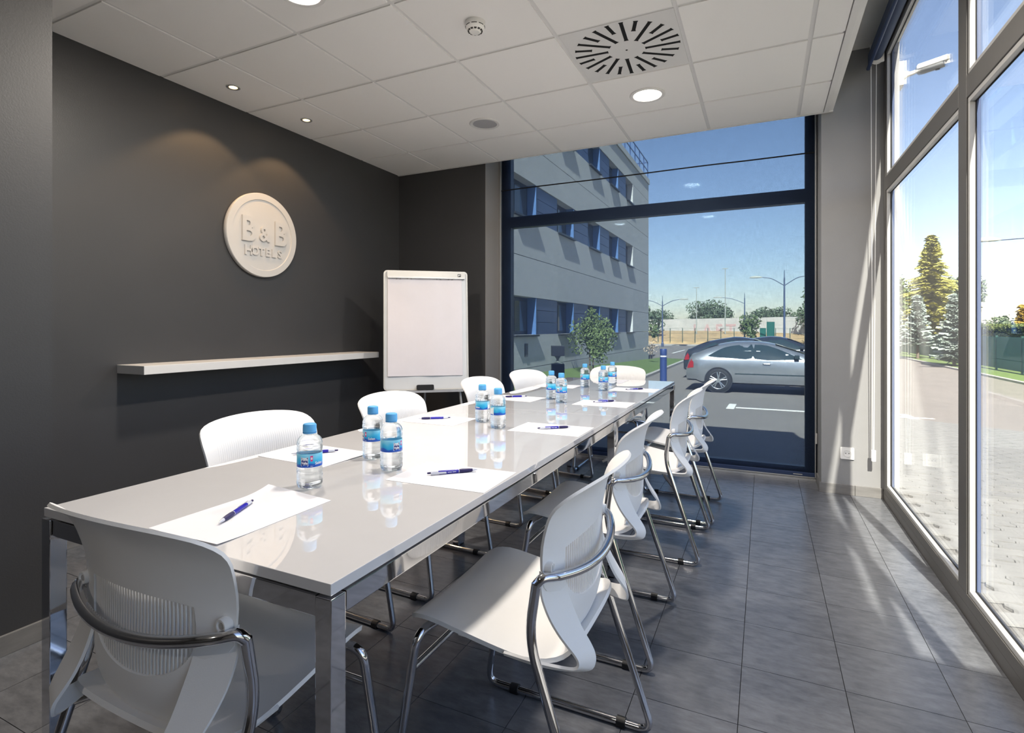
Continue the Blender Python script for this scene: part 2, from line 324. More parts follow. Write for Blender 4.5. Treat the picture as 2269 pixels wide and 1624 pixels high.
# walls
struct('wall_left', MB().box(XL-.2, XL, YST-.1, YB+.4, -.1, ZR), 'wall_dark', label='dark grey left wall behind the table')
struct('wall_left_near', MB().box(XL-.2, XS, YF, YST, -.1, ZR), 'wall_dark', label='dark grey wall stub at the left edge')
wb = struct('wall_back', MB().box(XL, -2.325, YB, YW+.12, -.1, ZR), 'wall_dark', label='dark grey back wall beside the blind')
MB().box(-2.325, -2.321, YB+.001, YW+.03, 0, ZU).build('reveal', 'wall_reveal', wb)
struct('wall_pillar', MB().box(.364, .82, YB, YW+.13, -.3, ZR), 'wall_mid', label='grey wall pier between the two windows')
struct('wall_front', MB().box(XL-.2, .86, YF-.2, YF, -.1, ZR), 'wall_dark')
struct('wall_right', MB().box(XW, .86, YF, -.395, -.3, ZR), 'wall_mid')
struct('wall_lintel', MB().box(-2.325, .364, YW+.0, YW+.12, ZU-.02, ZR), 'wall_mid')
struct('sun_blocker_fin', MB().box(.84, 1.22, -.95, -.75, -.3, 3.32), 'wall_mid')  # unseen block added outside, sized to cut the floor's sun patch short
struct('roof', MB().box(XL-.3, .84, YF-.3, YW+.13, ZR, ZR+.02), 'concrete_core')
struct('ceiling_upper', MB().box(XL-.2, .82, YF-.2, YW+.12, ZU, ZR), 'wall_white')
# skirting
bb = struct('baseboard_right', MB().box(.350, .564, YB-.012, YB, 0, .070, .002), 'skirting_tile'); MB().box(.566, .726, YB-.012, YB, 0, .070, .002).build('skirting_tile', 'skirting_tile', bb)
MB().box(.352, .364, YB, YW-.06, 0, .070, .002).build('skirting_tile', 'skirting_tile', bb)
bl = struct('baseboard_left', MB().box(XS, XS+.012, .80, YST, 0, .072, .002), 'skirting_tile')
for k in range(1, 7): MB().box(XS, XS+.012, .80-.6*k+.002, .80-.6*(k-1)-.002, 0, .072, .002).build('skirting_tile', 'skirting_tile', bl)
struct('baseboard_alcove', MB().box(XL, XL+.012, YST, YB, 0, .07, .002), 'skirting_tile')
struct('baseboard_back', MB().box(XL+.012, -2.325, YB-.012, YB, 0, .07, .002), 'skirting_tile')
# hung ceiling: slab, bars, tiles
XE = .405                             # free right edge of the hung ceiling
ce = struct('ceiling', MB().box(XL, XE-.02, YF, YB-.02, ZC+.012, ZC+.05), 'wall_white', label='white suspended tile ceiling')
GX = [XL]+[-2.781+.6*k for k in range(6)]+[XE-.028]; GY = [2.046+.6*k for k in range(-7, 4)]+[YB-.018]
ct_mesh = beveled_plate(1, 1, -1, .012).mesh('ceiling_tile'); ct_mesh.materials.append(MATS['tile_ceiling'])
DIFF = (-.681, 2.946)
for i in range(len(GX)-1):
    for j in range(len(GY)-1):
        x0, x1, y0, y1 = GX[i], GX[i+1], GY[j], GY[j+1]; cx, cy = (x0+x1)/2, (y0+y1)/2
        if abs(cx-DIFF[0]) < .2 and abs(cy-DIFF[1]) < .2: continue
        if x1 < XS and y1 < YST: continue
        o = bpy.data.objects.new('ceiling_tile', ct_mesh); COL.objects.link(o); o.parent = ce
        o.location = (cx, cy, ZC+.012); g = .0115; a = 0.004 if i == 0 else g; b_ = .004 if j == len(GY)-2 else g; c_ = .004 if i == len(GX)-2 else g
        o.location.x = (x0+a+x1-c_)/2; o.location.y = (y0+g+y1-b_)/2; o.scale = (x1-x0-a-c_, y1-y0-g-b_, .018)
bar = lambda x0, x1, y0, y1: MB().box(x0, x1, y0, y1, ZC, ZC+.012).build('ceiling_bar', 'metal_white', ce)
for x in GX[1:-1]: bar(x-.0115, x+.0115, YF, YB-.02)
for y in GY[:-1]:
    for i in range(len(GX)-1): bar(GX[i]+(.0115 if i else 0), GX[i+1]-.0115, y-.0115, y+.0115)
MB().box(XL, XL+.018, YST, YB, ZC-.002, ZC+.012).build('edge_angle', 'metal_white', ce)
MB().box(XL, XE+.03, YB-.02, YB-.001, ZC-.010, ZC+.05, .002).build('edge_trim', 'metal_white', ce)
MB().box(XE-.028, XE+.005, YF, YB-.02, ZC-.012, ZC+.05, .002).box(XE+.005, XE+.030, YF, YB-.02, ZC-.002, ZC+.07, .002).build('edge_trim', 'metal_white', ce)
# ------------------------------------------------------------------ back window and its lowered blind
WX0, WX1 = -2.321, .364
w1 = tag(struct('window_1', MB().box(WX0, -2.218, YW+.01, YW+.08, 0, ZU), 'frame_navy'), 'large dark framed window in the back wall')
MB().box(.283, WX1, YW+.01, YW+.08, 0, ZU).build('jamb', 'frame_navy', w1)
MB().box(-2.218, .283, YW+.01, YW+.08, 2.128, 2.232).build('transom', 'frame_navy', w1)
MB().box(-2.218, .283, YW+.01, YW+.08, .0, .09).build('bottom_rail', 'frame_navy', w1)
MB().box(-2.218, .283, YW+.01, YW+.08, 3.0, ZU).build('head_rail', 'frame_navy', w1)
MB().box(-2.218, .283, YW+.045, YW+.051, .09, 2.128).build('glass_pane', 'pane_back', w1); MB().box(-2.218, .283, YW+.045, YW+.051, 2.232, 3.0).build('glass_pane', 'pane_back', w1)
MB().box(-2.32, .352, YW-.045, YW+.01, 0, .014).build('threshold', 'aluminium', w1)
rb = thing('roller_blind', 'blue mesh roller blind lowered over the back window', 'blind', (0, YW-.022, 0))
MB().box(-2.30, .345, -.0008, .0008, .052, 2.98).build('screen', 'blind_screen', rb)
MB().box(-2.30, .345, -.010, .010, .026, .056, .004).build('bottom_bar', 'blind_blue', rb)
MB().box(-2.30, .345, -.012, .008, .018, .026).build('bottom_seal', 'aluminium', rb)
MB().tube([(-2.31, 0, 3.01), (.36, 0, 3.01)], .035, 14).build('tube', 'blind_blue', rb)
MB().box(.346, .3515, -.014, .012, .02, 3.0).build('side_channel', 'aluminium', rb)
MB().box(-2.316, -2.305, -.014, .012, .02, 3.0).build('side_channel', 'aluminium', rb)
MB().box(.3525, .3545, -.030, -.028, .36, 2.98).build('chain', 'plastic_grey', rb)
MB().box(.347, .360, -.036, -.022, .285, .365, .004).build('chain_holder', 'plastic_grey', rb)
MB().box(.20, .262, -.0115, -.010, .036, .042).build('maker_tag', 'plastic_grey', rb)
cab = MB().tube(crom([(-2.30, YW-.030, 2.486), (-1.9, YW-.030, 2.489), (-1.2, YW-.030, 2.487), (-.5, YW-.030, 2.492), (-.1, YW-.030, 2.490), (.345, YW-.030, 2.491)], 6), .0055, 8).build('cable', 'black_gap')
tag(cab, 'thin black cable running across the upper part of the blind', 'cable')
# ------------------------------------------------------------------ right window
GXP = .757                            # glass plane
w2 = tag(struct('window_2', MB().box(XW, .79, -.395, YB, -.02, .052).box(XW+.006, .79, -.395, YB, .052, .058), 'frame_grey'), 'tall grey framed window wall on the right')
def wbar(name, y0, y1, z0, z1, lip=True, mt='frame_grey'):
    o = MB().box(XW, .7535, y0, y1, z0, z1, .002).build(name, mt, w2); return o
MUL = [2.775, 1.225]; MW = .050
# inner grey faces, pale glazing beads, dark gaskets
wbar('sill_rail', -.395, 4.372, .052, .098)
for y in MUL: wbar('mullion', y-MW, y+MW, .098, ZU)
wbar('jamb', 4.310, 4.372, .098, ZU); wbar('jamb', -.395, -.325, .098, ZU)
bays = [(MUL[0]+MW, 4.310), (MUL[1]+MW, MUL[0]-MW), (-.325, MUL[1]-MW)]
for y0, y1 in bays:
    wbar('transom', y0, y1, 2.072, 2.162); wbar('head_rail', y0, y1, 2.985, ZU)
    for z0, z1 in ((.098, 2.072), (2.162, 2.985)):
        MB().box(GXP-.004, GXP+.004, y0-.01, y1+.01, z0-.01, z1+.01).build('glass_pane', 'pane', w2)
        m = MB(); bd = .020; xa, xb = XW+.005, GXP-.006
        m.box(xa, xb, y0, y1, z0, z0+bd, .002).box(xa, xb, y0, y1, z1-bd, z1, .002).box(xa, xb, y0, y0+bd, z0+bd, z1-bd, .002).box(xa, xb, y1-bd, y1, z0+bd, z1-bd, .002)
        m.build('glazing_bead', 'frame_white', w2)
        m = MB(); xa, xb, g = GXP-.006, GXP-.0042, bd+.006
        m.box(xa, xb, y0, y1, z0, z0+g).box(xa, xb, y0, y1, z1-g, z1).box(xa, xb, y0, y0+g, z0+g, z1-g).box(xa, xb, y1-g, y1, z0+g, z1-g)
        m.build('gasket', 'gasket', w2)
MB().box(.7625, .80, -.395, 4.40, ZU-.02, ZU+.2).build('outer_head', 'frame_grey', w2)
for y in MUL+[4.345]: MB().box(GXP+.0045, .774, y-.046, y+.046, .05, ZU).build('outer_mullion', 'frame_blue', w2)
for z in (.06, 2.09): MB().box(GXP+.0045, .772, -.39, 4.3, z, z+.05).build('outer_rail', 'frame_navy', w2)
# rolled-up blind above the right window, with its chain
r2 = thing('roller_blind', 'rolled-up dark blue roller blind above the right window', 'blind', (0, 0, 0))
MB().tube([(.672, -.3, 2.985), (.672, 4.30, 2.985)], .042, 20).build('roll', 'blind_fabric', r2, True)
MB().box(.627, .633, -.3, 4.30, 2.905, 2.985).build('cloth_drop', 'blind_fabric', r2)
MB().tube([(.630, -.3, 2.900), (.630, 4.315, 2.900)], .011, 12).build('bottom_bar', 'blind_blue', r2, True)
MB().box(.640, .720, 4.303, 4.318, 2.93, 3.06, .004).build('bracket', 'plastic_white', r2)
MB().lathe([(.0, 4.3185), (.036, 4.319), (.040, 4.325), (.036, 4.334), (0, 4.335)], 18, (.680, 0, 2.965), 'y').build('chain_wheel', 'plastic_white', r2, True)
ch = MB()
for x in (.648, .679): ch.tube([(x, 4.327, 2.96), (x+(.661-x)*.8, 4.327, .335)], .0022, 6)
ch.build('chain', 'plastic_white', r2); MB().box(.650, .676, 4.318, 4.336, .262, .338, .004).build('chain_weight', 'plastic_white', r2)
# socket on the pier
sk = thing('wall_socket', 'white single wall socket low on the grey pier', 'socket', (.520, YB, .288))
MB().prism(rrect(-.041, .041, -.041, .041, .006), 0, .009, lambda x, y, z: (x, -z, y)).build('plate', 'plastic_white', sk)
MB().lathe([(.0225, -.0125), (.0215, -.0125), (.0205, -.0094), (0, -.0093)], 24, (0, 0, 0), 'y', capb=False).build('well', 'plastic_white', sk, True)
for x in (-.0095, .0095): MB().lathe([(.003, -.0105), (.003, -.0096)], 10, (x, 0, 0), 'y').build('pin_hole', 'black_gap', sk)
# shelf and round sign on the left wall
sh = MB().box(XL, -3.050, 1.80, 3.78, .902, .950, .002).build('wall_shelf', 'shelf_white'); tag(sh, 'long white floating shelf on the dark left wall', 'shelf')
sg = thing('wall_sign', 'round white relief hotel sign on the dark wall above the shelf', 'sign', (XL, 2.762, 1.828)); R = .302
FX = lambda x, y, z: (z, x, y)
MB().lathe([(R-.006, 0), (R, .006), (R, .022), (R-.004, .026), (0, .026)], 72, (0, 0, 0), 'x', capb=True).build('disc', 'sign_white', sg, True, 30)
MB().lathe([(R*.835, .026), (R*.845, .032), (R*.99, .032), (R, .026)], 72, (0, 0, 0), 'x', capb=False, capt=False).build('rim', 'sign_white', sg, True, 25)
def letter(c, x, y, size, bold, sx=1., dep=.007): text_mesh(c, size, lambda a, b, z: (.026+dep+z, x+a*sx, y+b), dep, bold).build('letter', 'sign_white', sg)
letter('B', -.132, .020, .240, .0065, .86); letter('&', .004, .004, .150, .0025, .92); letter('B', .146, .020, .240, .0065, .86)
for k, c in enumerate('HOTELS'): letter(c, -.128+.054*k, -.124, .080 if k else .094, .0022, 1., .005)
# ceiling fittings
df = thing('air_diffuser', 'square swirl air diffuser with radial black slots in the ceiling', 'air vent', (DIFF[0], DIFF[1], ZC))
MB().box(-.291, .291, -.291, .291, -.004, .012, .002).build('panel', 'metal_white', df)
def slot(a, r0, r1, wd):
    m = MB(); ca, sa = math.cos(a), math.sin(a); off = .014
    poly = [(r0, off-wd), (r0+.010, off-wd*.75), (r1-.010, off-wd*.75), (r1, off-wd), (r1, off+wd), (r1-.010, off+wd*.75), (r0+.010, off+wd*.75), (r0, off+wd)]
    m.prism([(x*ca-y*sa, x*sa+y*ca) for x, y in poly], -.0052, -.0040); m.build('slot', 'black_gap', df)
for k in range(24):
    a = math.radians(15*k+4)
    slot(a, .098 if k % 2 == 0 else .188, .280, .0125)
MB().lathe([(.0, -.0055), (.005, -.0055), (.006, -.004)], 10).build('screw', 'black_gap', df)
def downlight(x, y, lit, label, share=1.):
    t = thing('ceiling_downlight', label, 'downlight', (x, y, ZC-.006), 0, 'round ceiling downlights')
    MB().lathe([(.113, .0), (.113, -.004), (.108, -.008), (.090, -.006), (.086, .002)], 48, capb=False, capt=False).build('ring', 'metal_white', t, True)
    MB().lathe([(.087, -.0035), (0, -.0040)], 40, capb=False).build('diffuser', 'lamp_lit' if lit else 'lamp_off', t)
    if lit:
        l = bpy.data.lights.new('downlight_lamp', 'AREA'); l.shape = 'DISK'; l.size = .17; l.energy = LAMP_W*share; l.color = (1, .91, .80)
        lo = bpy.data.objects.new('downlight_lamp', l); COL.objects.link(lo); lo.parent = t; lo.location = (0, 0, -.014)
downlight(-.689, 3.566, True, 'lit round downlight in the ceiling next to the air diffuser')
downlight(-1.877, 3.546, False, 'unlit grey round downlight in the ceiling near the back wall')
downlight(-1.896, 1.800, True, 'lit round downlight cut by the top edge of the photo')
for x, y in ((-.69, 1.80), (-1.3, -1.74)): downlight(x, y, True, 'lit round downlight just outside the picture, in line with the air diffuser' if y > 0 else 'lit round downlight in the ceiling far behind the near end chair', 1. if y > 0 else .35)
def spot(x, y, label):
    t = thing('ceiling_spotlight', label, 'spotlight', (x, y, ZC-.006), 0, 'small warm spotlights along the left wall')
    MB().lathe([(.041, 0), (.041, -.004), (.037, -.006), (.026, -.004), (.022, .004)], 32, capb=False, capt=False).build('ring', 'aluminium', t, True)
    MB().lathe([(.0225, -.0015), (0, -.002)], 24, capb=False).build('bulb', 'spot_lit', t)
    l = bpy.data.lights.new('spot_lamp', 'SPOT'); l.energy = SPOT_W; l.spot_size = math.radians(102); l.spot_blend = .25; l.shadow_soft_size = .02; l.color = (1, .62, .30)
    lo = bpy.data.objects.new('spot_lamp', l); COL.objects.link(lo); lo.parent = t; lo.location = (0, 0, -.012)
spot(-3.027, 2.328, 'small lit spotlight in the ceiling, farther from the back wall'); spot(-3.021, 2.924, 'small lit spotlight in the ceiling, closer to the back wall')
sd = thing('smoke_detector', 'white round smoke detector hanging under the ceiling', 'smoke detector', (-1.299, 2.352, ZC-.006))
MB().lathe([(.050, .0), (.051, -.012), (.048, -.022), (.047, -.026), (.046, -.030), (.040, -.040), (.028, -.047), (.026, -.048)], 40, capb=True, capt=True).build('body', 'plastic_white', sd, True)
for k in range(8):
    a0 = math.radians(45*k+6); pts = [(.0476*math.cos(a0+math.radians(33)*q/6), .0476*math.sin(a0+math.radians(33)*q/6), -.0245) for q in range(7)]
    MB().tube(pts, .0016, 6).build('air_slit', 'black_gap', sd)
for k in range(12):
    a = math.radians(30*k); MB().prism([(.0285*math.cos(a+d), .0285*math.sin(a+d)) for d in (-.17, .17)]+[(.0375*math.cos(a+d), .0375*math.sin(a+d)) for d in (.17, -.17)], -.0462, -.0400).build('vent_gap', 'hole_dark', sd)
MB().lathe([(.0265, -.048), (.024, -.052), (.012, -.054), (0, -.0545)], 32, capb=False).build('cap', 'plastic_white', sd, True)
# ================================================================== tables
TX0, TX1, TY0, TY1, TZ = -1.489, -.627, .658, 4.310, .745; TM = 2.490
def table(y0, y1, label):
    t = thing('conference_table', label, 'table', ((TX0+TX1)/2, (y0+y1)/2, 0), 0, 'white tables pushed end to end'); ox, oy = -(TX0+TX1)/2, -(y0+y1)/2
    B = lambda name, m, x0, x1, ya, yb, z0, z1, b=.0015: MB().box(x0+ox, x1+ox, ya+oy, yb+oy, z0, z1, b).build(name, m, t)
    B('table_top', 'table_white', TX0, TX1, y0, y1, TZ-.0195, TZ, .0012)
    L = .034; e = .003; zt = TZ-.024
    B('spacer', 'black_gap', TX0+.03, TX1-.03, y0+.03, y1-.03, zt-.010, TZ-.0195, 0)
    for x0, x1 in ((TX0-e, TX0-e+L), (TX1+e-L, TX1+e)):
        for a, b in ((y0-e if y0 == TY0 else y0+.0005, None), (None, y1+e if y1 == TY1 else y1-.0005)):
            ya, yb = (a, a+L) if b is None else (b-L, b)
            B('leg', 'chrome', x0, x1, ya, yb, .008, zt); B('foot', 'black_rubber', x0+.004, x1-.004, ya+.004, yb-.004, 0, .008, 0)
    for x0, x1 in ((TX0, TX0+.028), (TX1-.028, TX1)): B('long_rail', 'chrome', x0, x1, y0+L+.001, y1-L-.001, zt-.036, zt)
    for ya in (y0+.001, y1-.029): B('end_rail', 'chrome', TX0+L, TX1-L, ya, ya+.028, zt-.036, zt)
    return t
table(TY0, TM, 'glossy white table with chrome legs at the near end'); table(TM, TY1, 'glossy white table with chrome legs at the window end')
# ================================================================== chairs: local x sideways, y forward from the rear feet, z up
def lerp_tab(tab, x):
    for (a, fa), (b, fb) in zip(tab, tab[1:]):
        if x <= b: 
            t = max(0, (x-a)/(b-a)); t = t; return fa+(fb-fa)*t
    return tab[-1][1]
BT = [(.40, .150), (.43, .126), (.47, .110), (.52, .103), (.58, .103), (.62, .104), (.68, .102), (.74, .094), (.775, .082), (.80, .062), (.815, .046), (.825, .034), (.838, .016)]
BTs = crom([(z, f, 0) for z, f in BT], 5); BTs = [(p.x, p.y) for p in BTs]
back_f = lambda l, z: lerp_tab(BTs, z)+(.85-.40*min(1, max(0, (z-.68)/.14)))*l*l
ST = [(.085, .440), (.11, .428), (.15, .417), (.20, .415), (.30, .430), (.40, .446), (.44, .449), (.47, .446), (.49, .438), (.505, .424)]
STs = [(p.x, p.y) for p in crom([(a, b, 0) for a, b in ST], 5)]
seat_z = lambda l, f: lerp_tab(STs, f)+.25*l*l
def chair(label):
    c = thing('chair', label, 'chair', (0, 0, 0), 0, 'white sled-base meeting chairs')
    half = [(0, .405), (.05, .407), (.09, .420), (.12, .445), (.140, .485), (.150, .530), (.157, .562), (.180, .578), (.205, .585), (.222, .60), (.227, .64), (.231, .69), (.236, .735), (.238, .764), (.232, .790), (.213, .810), (.17, .823), (.11, .8305), (.05, .834), (0, .835)]
    half = [(p.x, p.y) for p in crom([(a, b, 0) for a, b in half], 2)]
    out = half+[(-a, b) for a, b in reversed(half[1:-1])]
    hole = [(p.x, p.y) for p in crom([(.152, .665, 0), (.155, .62, 0), (.145, .578, 0), (.110, .545, 0), (.06, .527, 0), (0, .521, 0), (-.06, .527, 0), (-.110, .545, 0), (-.145, .578, 0), (-.155, .62, 0), (-.152, .665, 0)], 3)]
    hole += [(-.10, .671), (-.05, .673), (0, .674), (.05, .673), (.10, .671)]
    bk = MB().bm(shell2d(out, [hole], .022, lambda l, z: (l, back_f(l, z), z), .0065)).build('backrest', 'chair_back', c, True, 50)
    rib = MB(); n = 35
    for k in range(n):
        l = -.148+.296*k/(n-1); zs = [z/1000 for z in range(515, 680) if inpoly(l, z/1000, hole)]
        z0, z1 = min(zs)-.004, max(zs)+.004; V = []; Fc = []; N = 6
        for q in range(N+1):
            z = z0+(z1-z0)*q/N
            for dl, df in ((-.0023, -.006), (.0023, -.006), (.0023, .001), (-.0023, .001)): V.append((l+dl, back_f(l, z)+df+.003, z))
        for q in range(N): Fc += [(q*4+i, q*4+(i+1) % 4, q*4+4+(i+1) % 4, q*4+4+i) for i in range(4)]
        rib.add(V, Fc)
    tag(rib.build('back_ribs', 'chair_white', bk), 'row of fine white ribs across the slot in the back', kind='stuff')
    for s in (-1, 1):
        O = crom([(.227, .150, .635), (.228, .148, .585), (.226, .132, .540), (.221, .112, .505), (.215, .092, .478), (.210, .078, .460), (.207, .072, .446), (.207, .080, .436), (.211, .115, .434), (.218, .165, .436), (.2235, .235, .4405)], 4)
        I = crom([(.155, .128, .635), (.150, .122, .580), (.146, .104, .528), (.146, .084, .488), (.148, .065, .462), (.152, .053, .444), (.156, .051, .428), (.164, .060, .416), (.182, .105, .413), (.205, .165, .421), (.2210, .235, .4340)], 4)
        NC = 5; V = []; Fc = []
        for a, b in zip(O, I):
            for k in range(NC): p = a.lerp(b, k/(NC-1)); V.append((s*p.x, p.y, p.z))
        for i in range(len(O)-1): Fc += [(i*NC+k, i*NC+k+1, (i+1)*NC+k+1, (i+1)*NC+k) for k in range(NC-1)]
        bm = bmesh.new(); me = MB().add(V, Fc).mesh(); bm.from_mesh(me); bpy.data.meshes.remove(me); bmesh.ops.solidify(bm, geom=bm.faces[:], thickness=.006 if s > 0 else .006); bmesh.ops.recalc_face_normals(bm, faces=bm.faces)
        MB().bm(bm).build('side_wing', 'chair_white', c, True, 50)
        # boss with screw where the hoop meets the back
        MB().lathe([(.0, -.001), (.0085, -.001), (.0095, -.0035), (.0125, -.0035), (.0135, .002), (.0135, .012), (.009, .015), (0, .016)], 18, (s*.212, .127, .640), 'y').build('boss', 'chair_white', c, True)
        MB().lathe([(.0, -.0016), (.006, -.0016), (.006, -.0008)], 14, (s*.212, .127, .640), 'y').build('screw', 'plastic_grey', c)
    sh = [(0, .088), (.08, .088), (.14, .091), (.182, .099), (.205, .118), (.215, .165), (.223, .22), (.2265, .30), (.2265, .40), (.222, .455), (.212, .485), (.190, .500), (.12, .505), (0, .506)]
    sh = [(p.x, p.y) for p in crom([(a, b, 0) for a, b in sh], 2)]; so_ = sh+[(-a, b) for a, b in reversed(sh[1:-1])]
    MB().bm(shell2d(so_, [], .028, lambda l, f: (l, f, seat_z(l, f)), -.010)).build('seat', 'chair_white', c, True, 50)
    MB().box(-.15, .15, .20, .40, .396, .414, .004).build('seat_plate', 'chair_white', c)
    RT = .0108
    hoop = crom([(.243, .150, .612), (.236, .136, .626), (.21, .114, .624), (.15, .092, .615), (.08, .078, .607), (0, .0725, .604), (-.08, .078, .607), (-.15, .092, .615), (-.21, .114, .624), (-.236, .136, .626), (-.243, .150, .612)], 4)
    MB().tube(hoop, RT, 12).build('back_hoop', 'chrome_tube', c, True)
    for s in (-1, 1):
        leg = fillet([(s*.243, .150, .614), (s*.249, .165, .505), (s*.256, .012, .030), (s*.257, .006, .0118), (s*.257, .05, .0118)], [0, .06, .01, .05, 0])
        leg = fillet([(s*.243, .150, .614), (s*.249, .165, .500), (s*.257, .000, .0118), (s*.257, .085, .0118)], [0, .05, .045, 0], 8)
        MB().tube(leg, RT, 12).build('leg', 'chrome_tube', c, True)
        MB().tube([(s*.257, .085, .0118), (s*.256, .44, .0118)], RT, 12).build('runner', 'chrome_tube', c, True)
        fr = fillet([(s*.256, .44, .0118), (s*.255, .522, .0118), (s*.238, .458, .432), (s*.16, .445, .432)], [0, .045, .05, 0], 8)
        MB().tube(fr, RT, 12).build('leg', 'chrome_tube', c, True)
        for f in (.09, .43): MB().tube([(s*.257, f-.013, .0118), (s*.257, f+.013, .0118)], .0150, 12).box(s*.257-.011, s*.257+.011, f-.013, f+.013, 0, .012).build('glide', 'black_rubber', c, True, 30)
    MB().tube([(-.241, .472, .345), (0, .472, .345), (.241, .472, .345)], .0085, 10).build('cross_bar', 'chrome_tube', c, True)
    MB().tube(fillet([(-.252, .125, .372), (-.16, .19, .402), (.16, .19, .402), (.252, .125, .372)], .06), .0085, 10).build('cross_bar', 'chrome_tube', c, True)
    return c
c0 = chair('white chair at the near end of the table, seen from behind')
def put(c, x, y, fx, fy, da=0.):
    """x, y = centre of the rear feet line; fx, fy = facing"""
    c.location = (x, y, 0); c.rotation_euler = (0, 0, math.atan2(fy, fx)-math.pi/2+math.radians(da)); return c
put(c0, -1.06, .503, 0, 1, 0)
for lab, x, y, fx, fy, da in (
    ('white chair on the window side closest to the camera', -.286, 1.300, -1, 0, 0),
    ('white chair on the window side, second from the camera', -.333, 2.087, -1, 0, 0),
    ('white chair on the window side, third from the camera', -.280, 3.010, -1, 0, 0),
    ('white chair on the window side farthest from the camera', -.258, 3.605, -1, 0, -1),
    ('white chair on the dark wall side nearest the camera, behind the lone front bottle', -1.800, 1.430, 1, 0, -3),
    ('white chair on the dark wall side, second from the camera, left of the flipchart', -1.770, 2.180, 1, 0, -2),
    ('white chair on the dark wall side in front of the flipchart', -1.770, 3.130, 1, 0, -3),
    ('white chair on the dark wall side, last before the blind', -1.740, 3.840, 1, 0, -10),
    ('white chair at the far end of the table against the blind', -1.130, 4.660, 0, -1, 0)):
    n = copy_tree(c0); n['label'] = lab; put(n, x, y, fx, fy, da)
# ================================================================== bottles
RB = .0320
def wrap(r): return lambda a, b, z: ((r+z)*math.sin(a/RB), -(r+z)*math.cos(a/RB), b)     # flat print to the cylinder, print centre at -y
def patch(poly, r, z0, m, name, parent):
    return MB().bm(shell2d(poly, [], .006, lambda a, b: wrap(r)(a, b+z0, 0), 0)).build(name, m, parent, True)
def bottle(label):
    b = thing('water_bottle', label, 'bottle', (0, 0, 0), 0, 'small water bottles with blue caps on the table')
    pr = [(.018, .004), (.0235, .0), (.029, .0025), (.0318, .010), (.0322, .018), (.0312, .022), (.0322, .027), (.0323, .033), (.0312, .037), (.0322, .042), (.0322, .047), (.0314, .051), (.0312, .055), (.0312, .092), (.0316, .095), (.0325, .100), (.0322, .106), (.0312, .109), (.0322, .113), (.0315, .119), (.0292, .125), (.025, .1305), (.0195, .1345), (.0155, .1365), (.0150, .1385), (.0150, .1405)]
    bd = MB(); N = 40; V = []
    for i, (r, z) in enumerate(pr):
        for k in range(N):
            a = 2*math.pi*k/N; rr = r
            if .012 < z < .050: rr = r*(1+.010*math.sin(3*a+z*260))
            if z < .009: rr = r*(1-.05*max(0, math.cos(5*a)))
            V.append((rr*math.cos(a), rr*math.sin(a), z))
    Fc = [(i*N+k, i*N+(k+1) % N, (i+1)*N+(k+1) % N, (i+1)*N+k) for i in range(len(pr)-1) for k in range(N)]+[tuple(range(N-1, -1, -1)), tuple((len(pr)-1)*N+k for k in range(N))]
    bd.add(V, Fc).build('body', 'bottle_water', b, True, 60)
    MB().lathe([(.0162, .1392), (.0172, .1398), (.0172, .1412), (.0158, .1418)], 32).build('neck_ring', 'cap_blue', b, True)
    cp = MB(); V = []; N = 72
    for r, z, rid in ((.0163, .1422, 0), (.0168, .1425, 1), (.0166, .1600, 1), (.0155, .1630, 0), (.0135, .1640, 0)):
        for k in range(N): a = 2*math.pi*k/N; rr = r*(1+(.012 if k % 2 else -.004)*rid); V.append((rr*math.cos(a), rr*math.sin(a), z))
    cp.add(V, [(i*N+k, i*N+(k+1) % N, (i+1)*N+(k+1) % N, (i+1)*N+k) for i in range(4) for k in range(N)]+[tuple(range(N-1, -1, -1)), tuple(4*N+k for k in range(N))]).build('cap', 'cap_blue', b, True, 50)
    lb = MB().lathe([(.0316, .0565), (.0316, .0905)], 48, capb=False, capt=False).build('label', 'label_print', b, True)
    L = lambda w_, z0, z1, x, r, m, nm: patch(rrect(x-w_/2, x+w_/2, z0, z1, .0012, 2), r, 0, m, nm, lb)
    L(.046, .0572, .0898, .098, .03172, 'label_white', 'back_print'); L(.020, .0745, .0885, .088, .03182, 'label_teal', 'back_print')
    L(.0195, .0605, .0835, -.012, .03172, 'label_white', 'logo_border'); L(.0175, .0615, .0825, -.012, .03180, 'label_navy', 'logo_plate')
    T = lambda s_, sz, x, z, m, bo: text_mesh(s_, sz, lambda a, c, q: wrap(.03190)(a+x, c+z, 0), 0, bo).build('lettering', m, lb)
    T('Font', .0088, -.012, .0770, 'print_white', .0003); T('Vella', .0080, -.012, .0680, 'print_white', .0003)
    patch([(.0025, .0860), (.0095, .0860), (.0090, .0735), (.0060, .0712), (.0030, .0735)], .03176, 0, 'label_pink', 'price_tag', lb); T('8', .0085, .0060, .0790, 'print_white', .0003)
    T('Selen', .0105, .026, .0660, 'print_white', .0002); T('33cl', .0042, .006, .0595, 'print_white', 0)
    return b
b0 = None
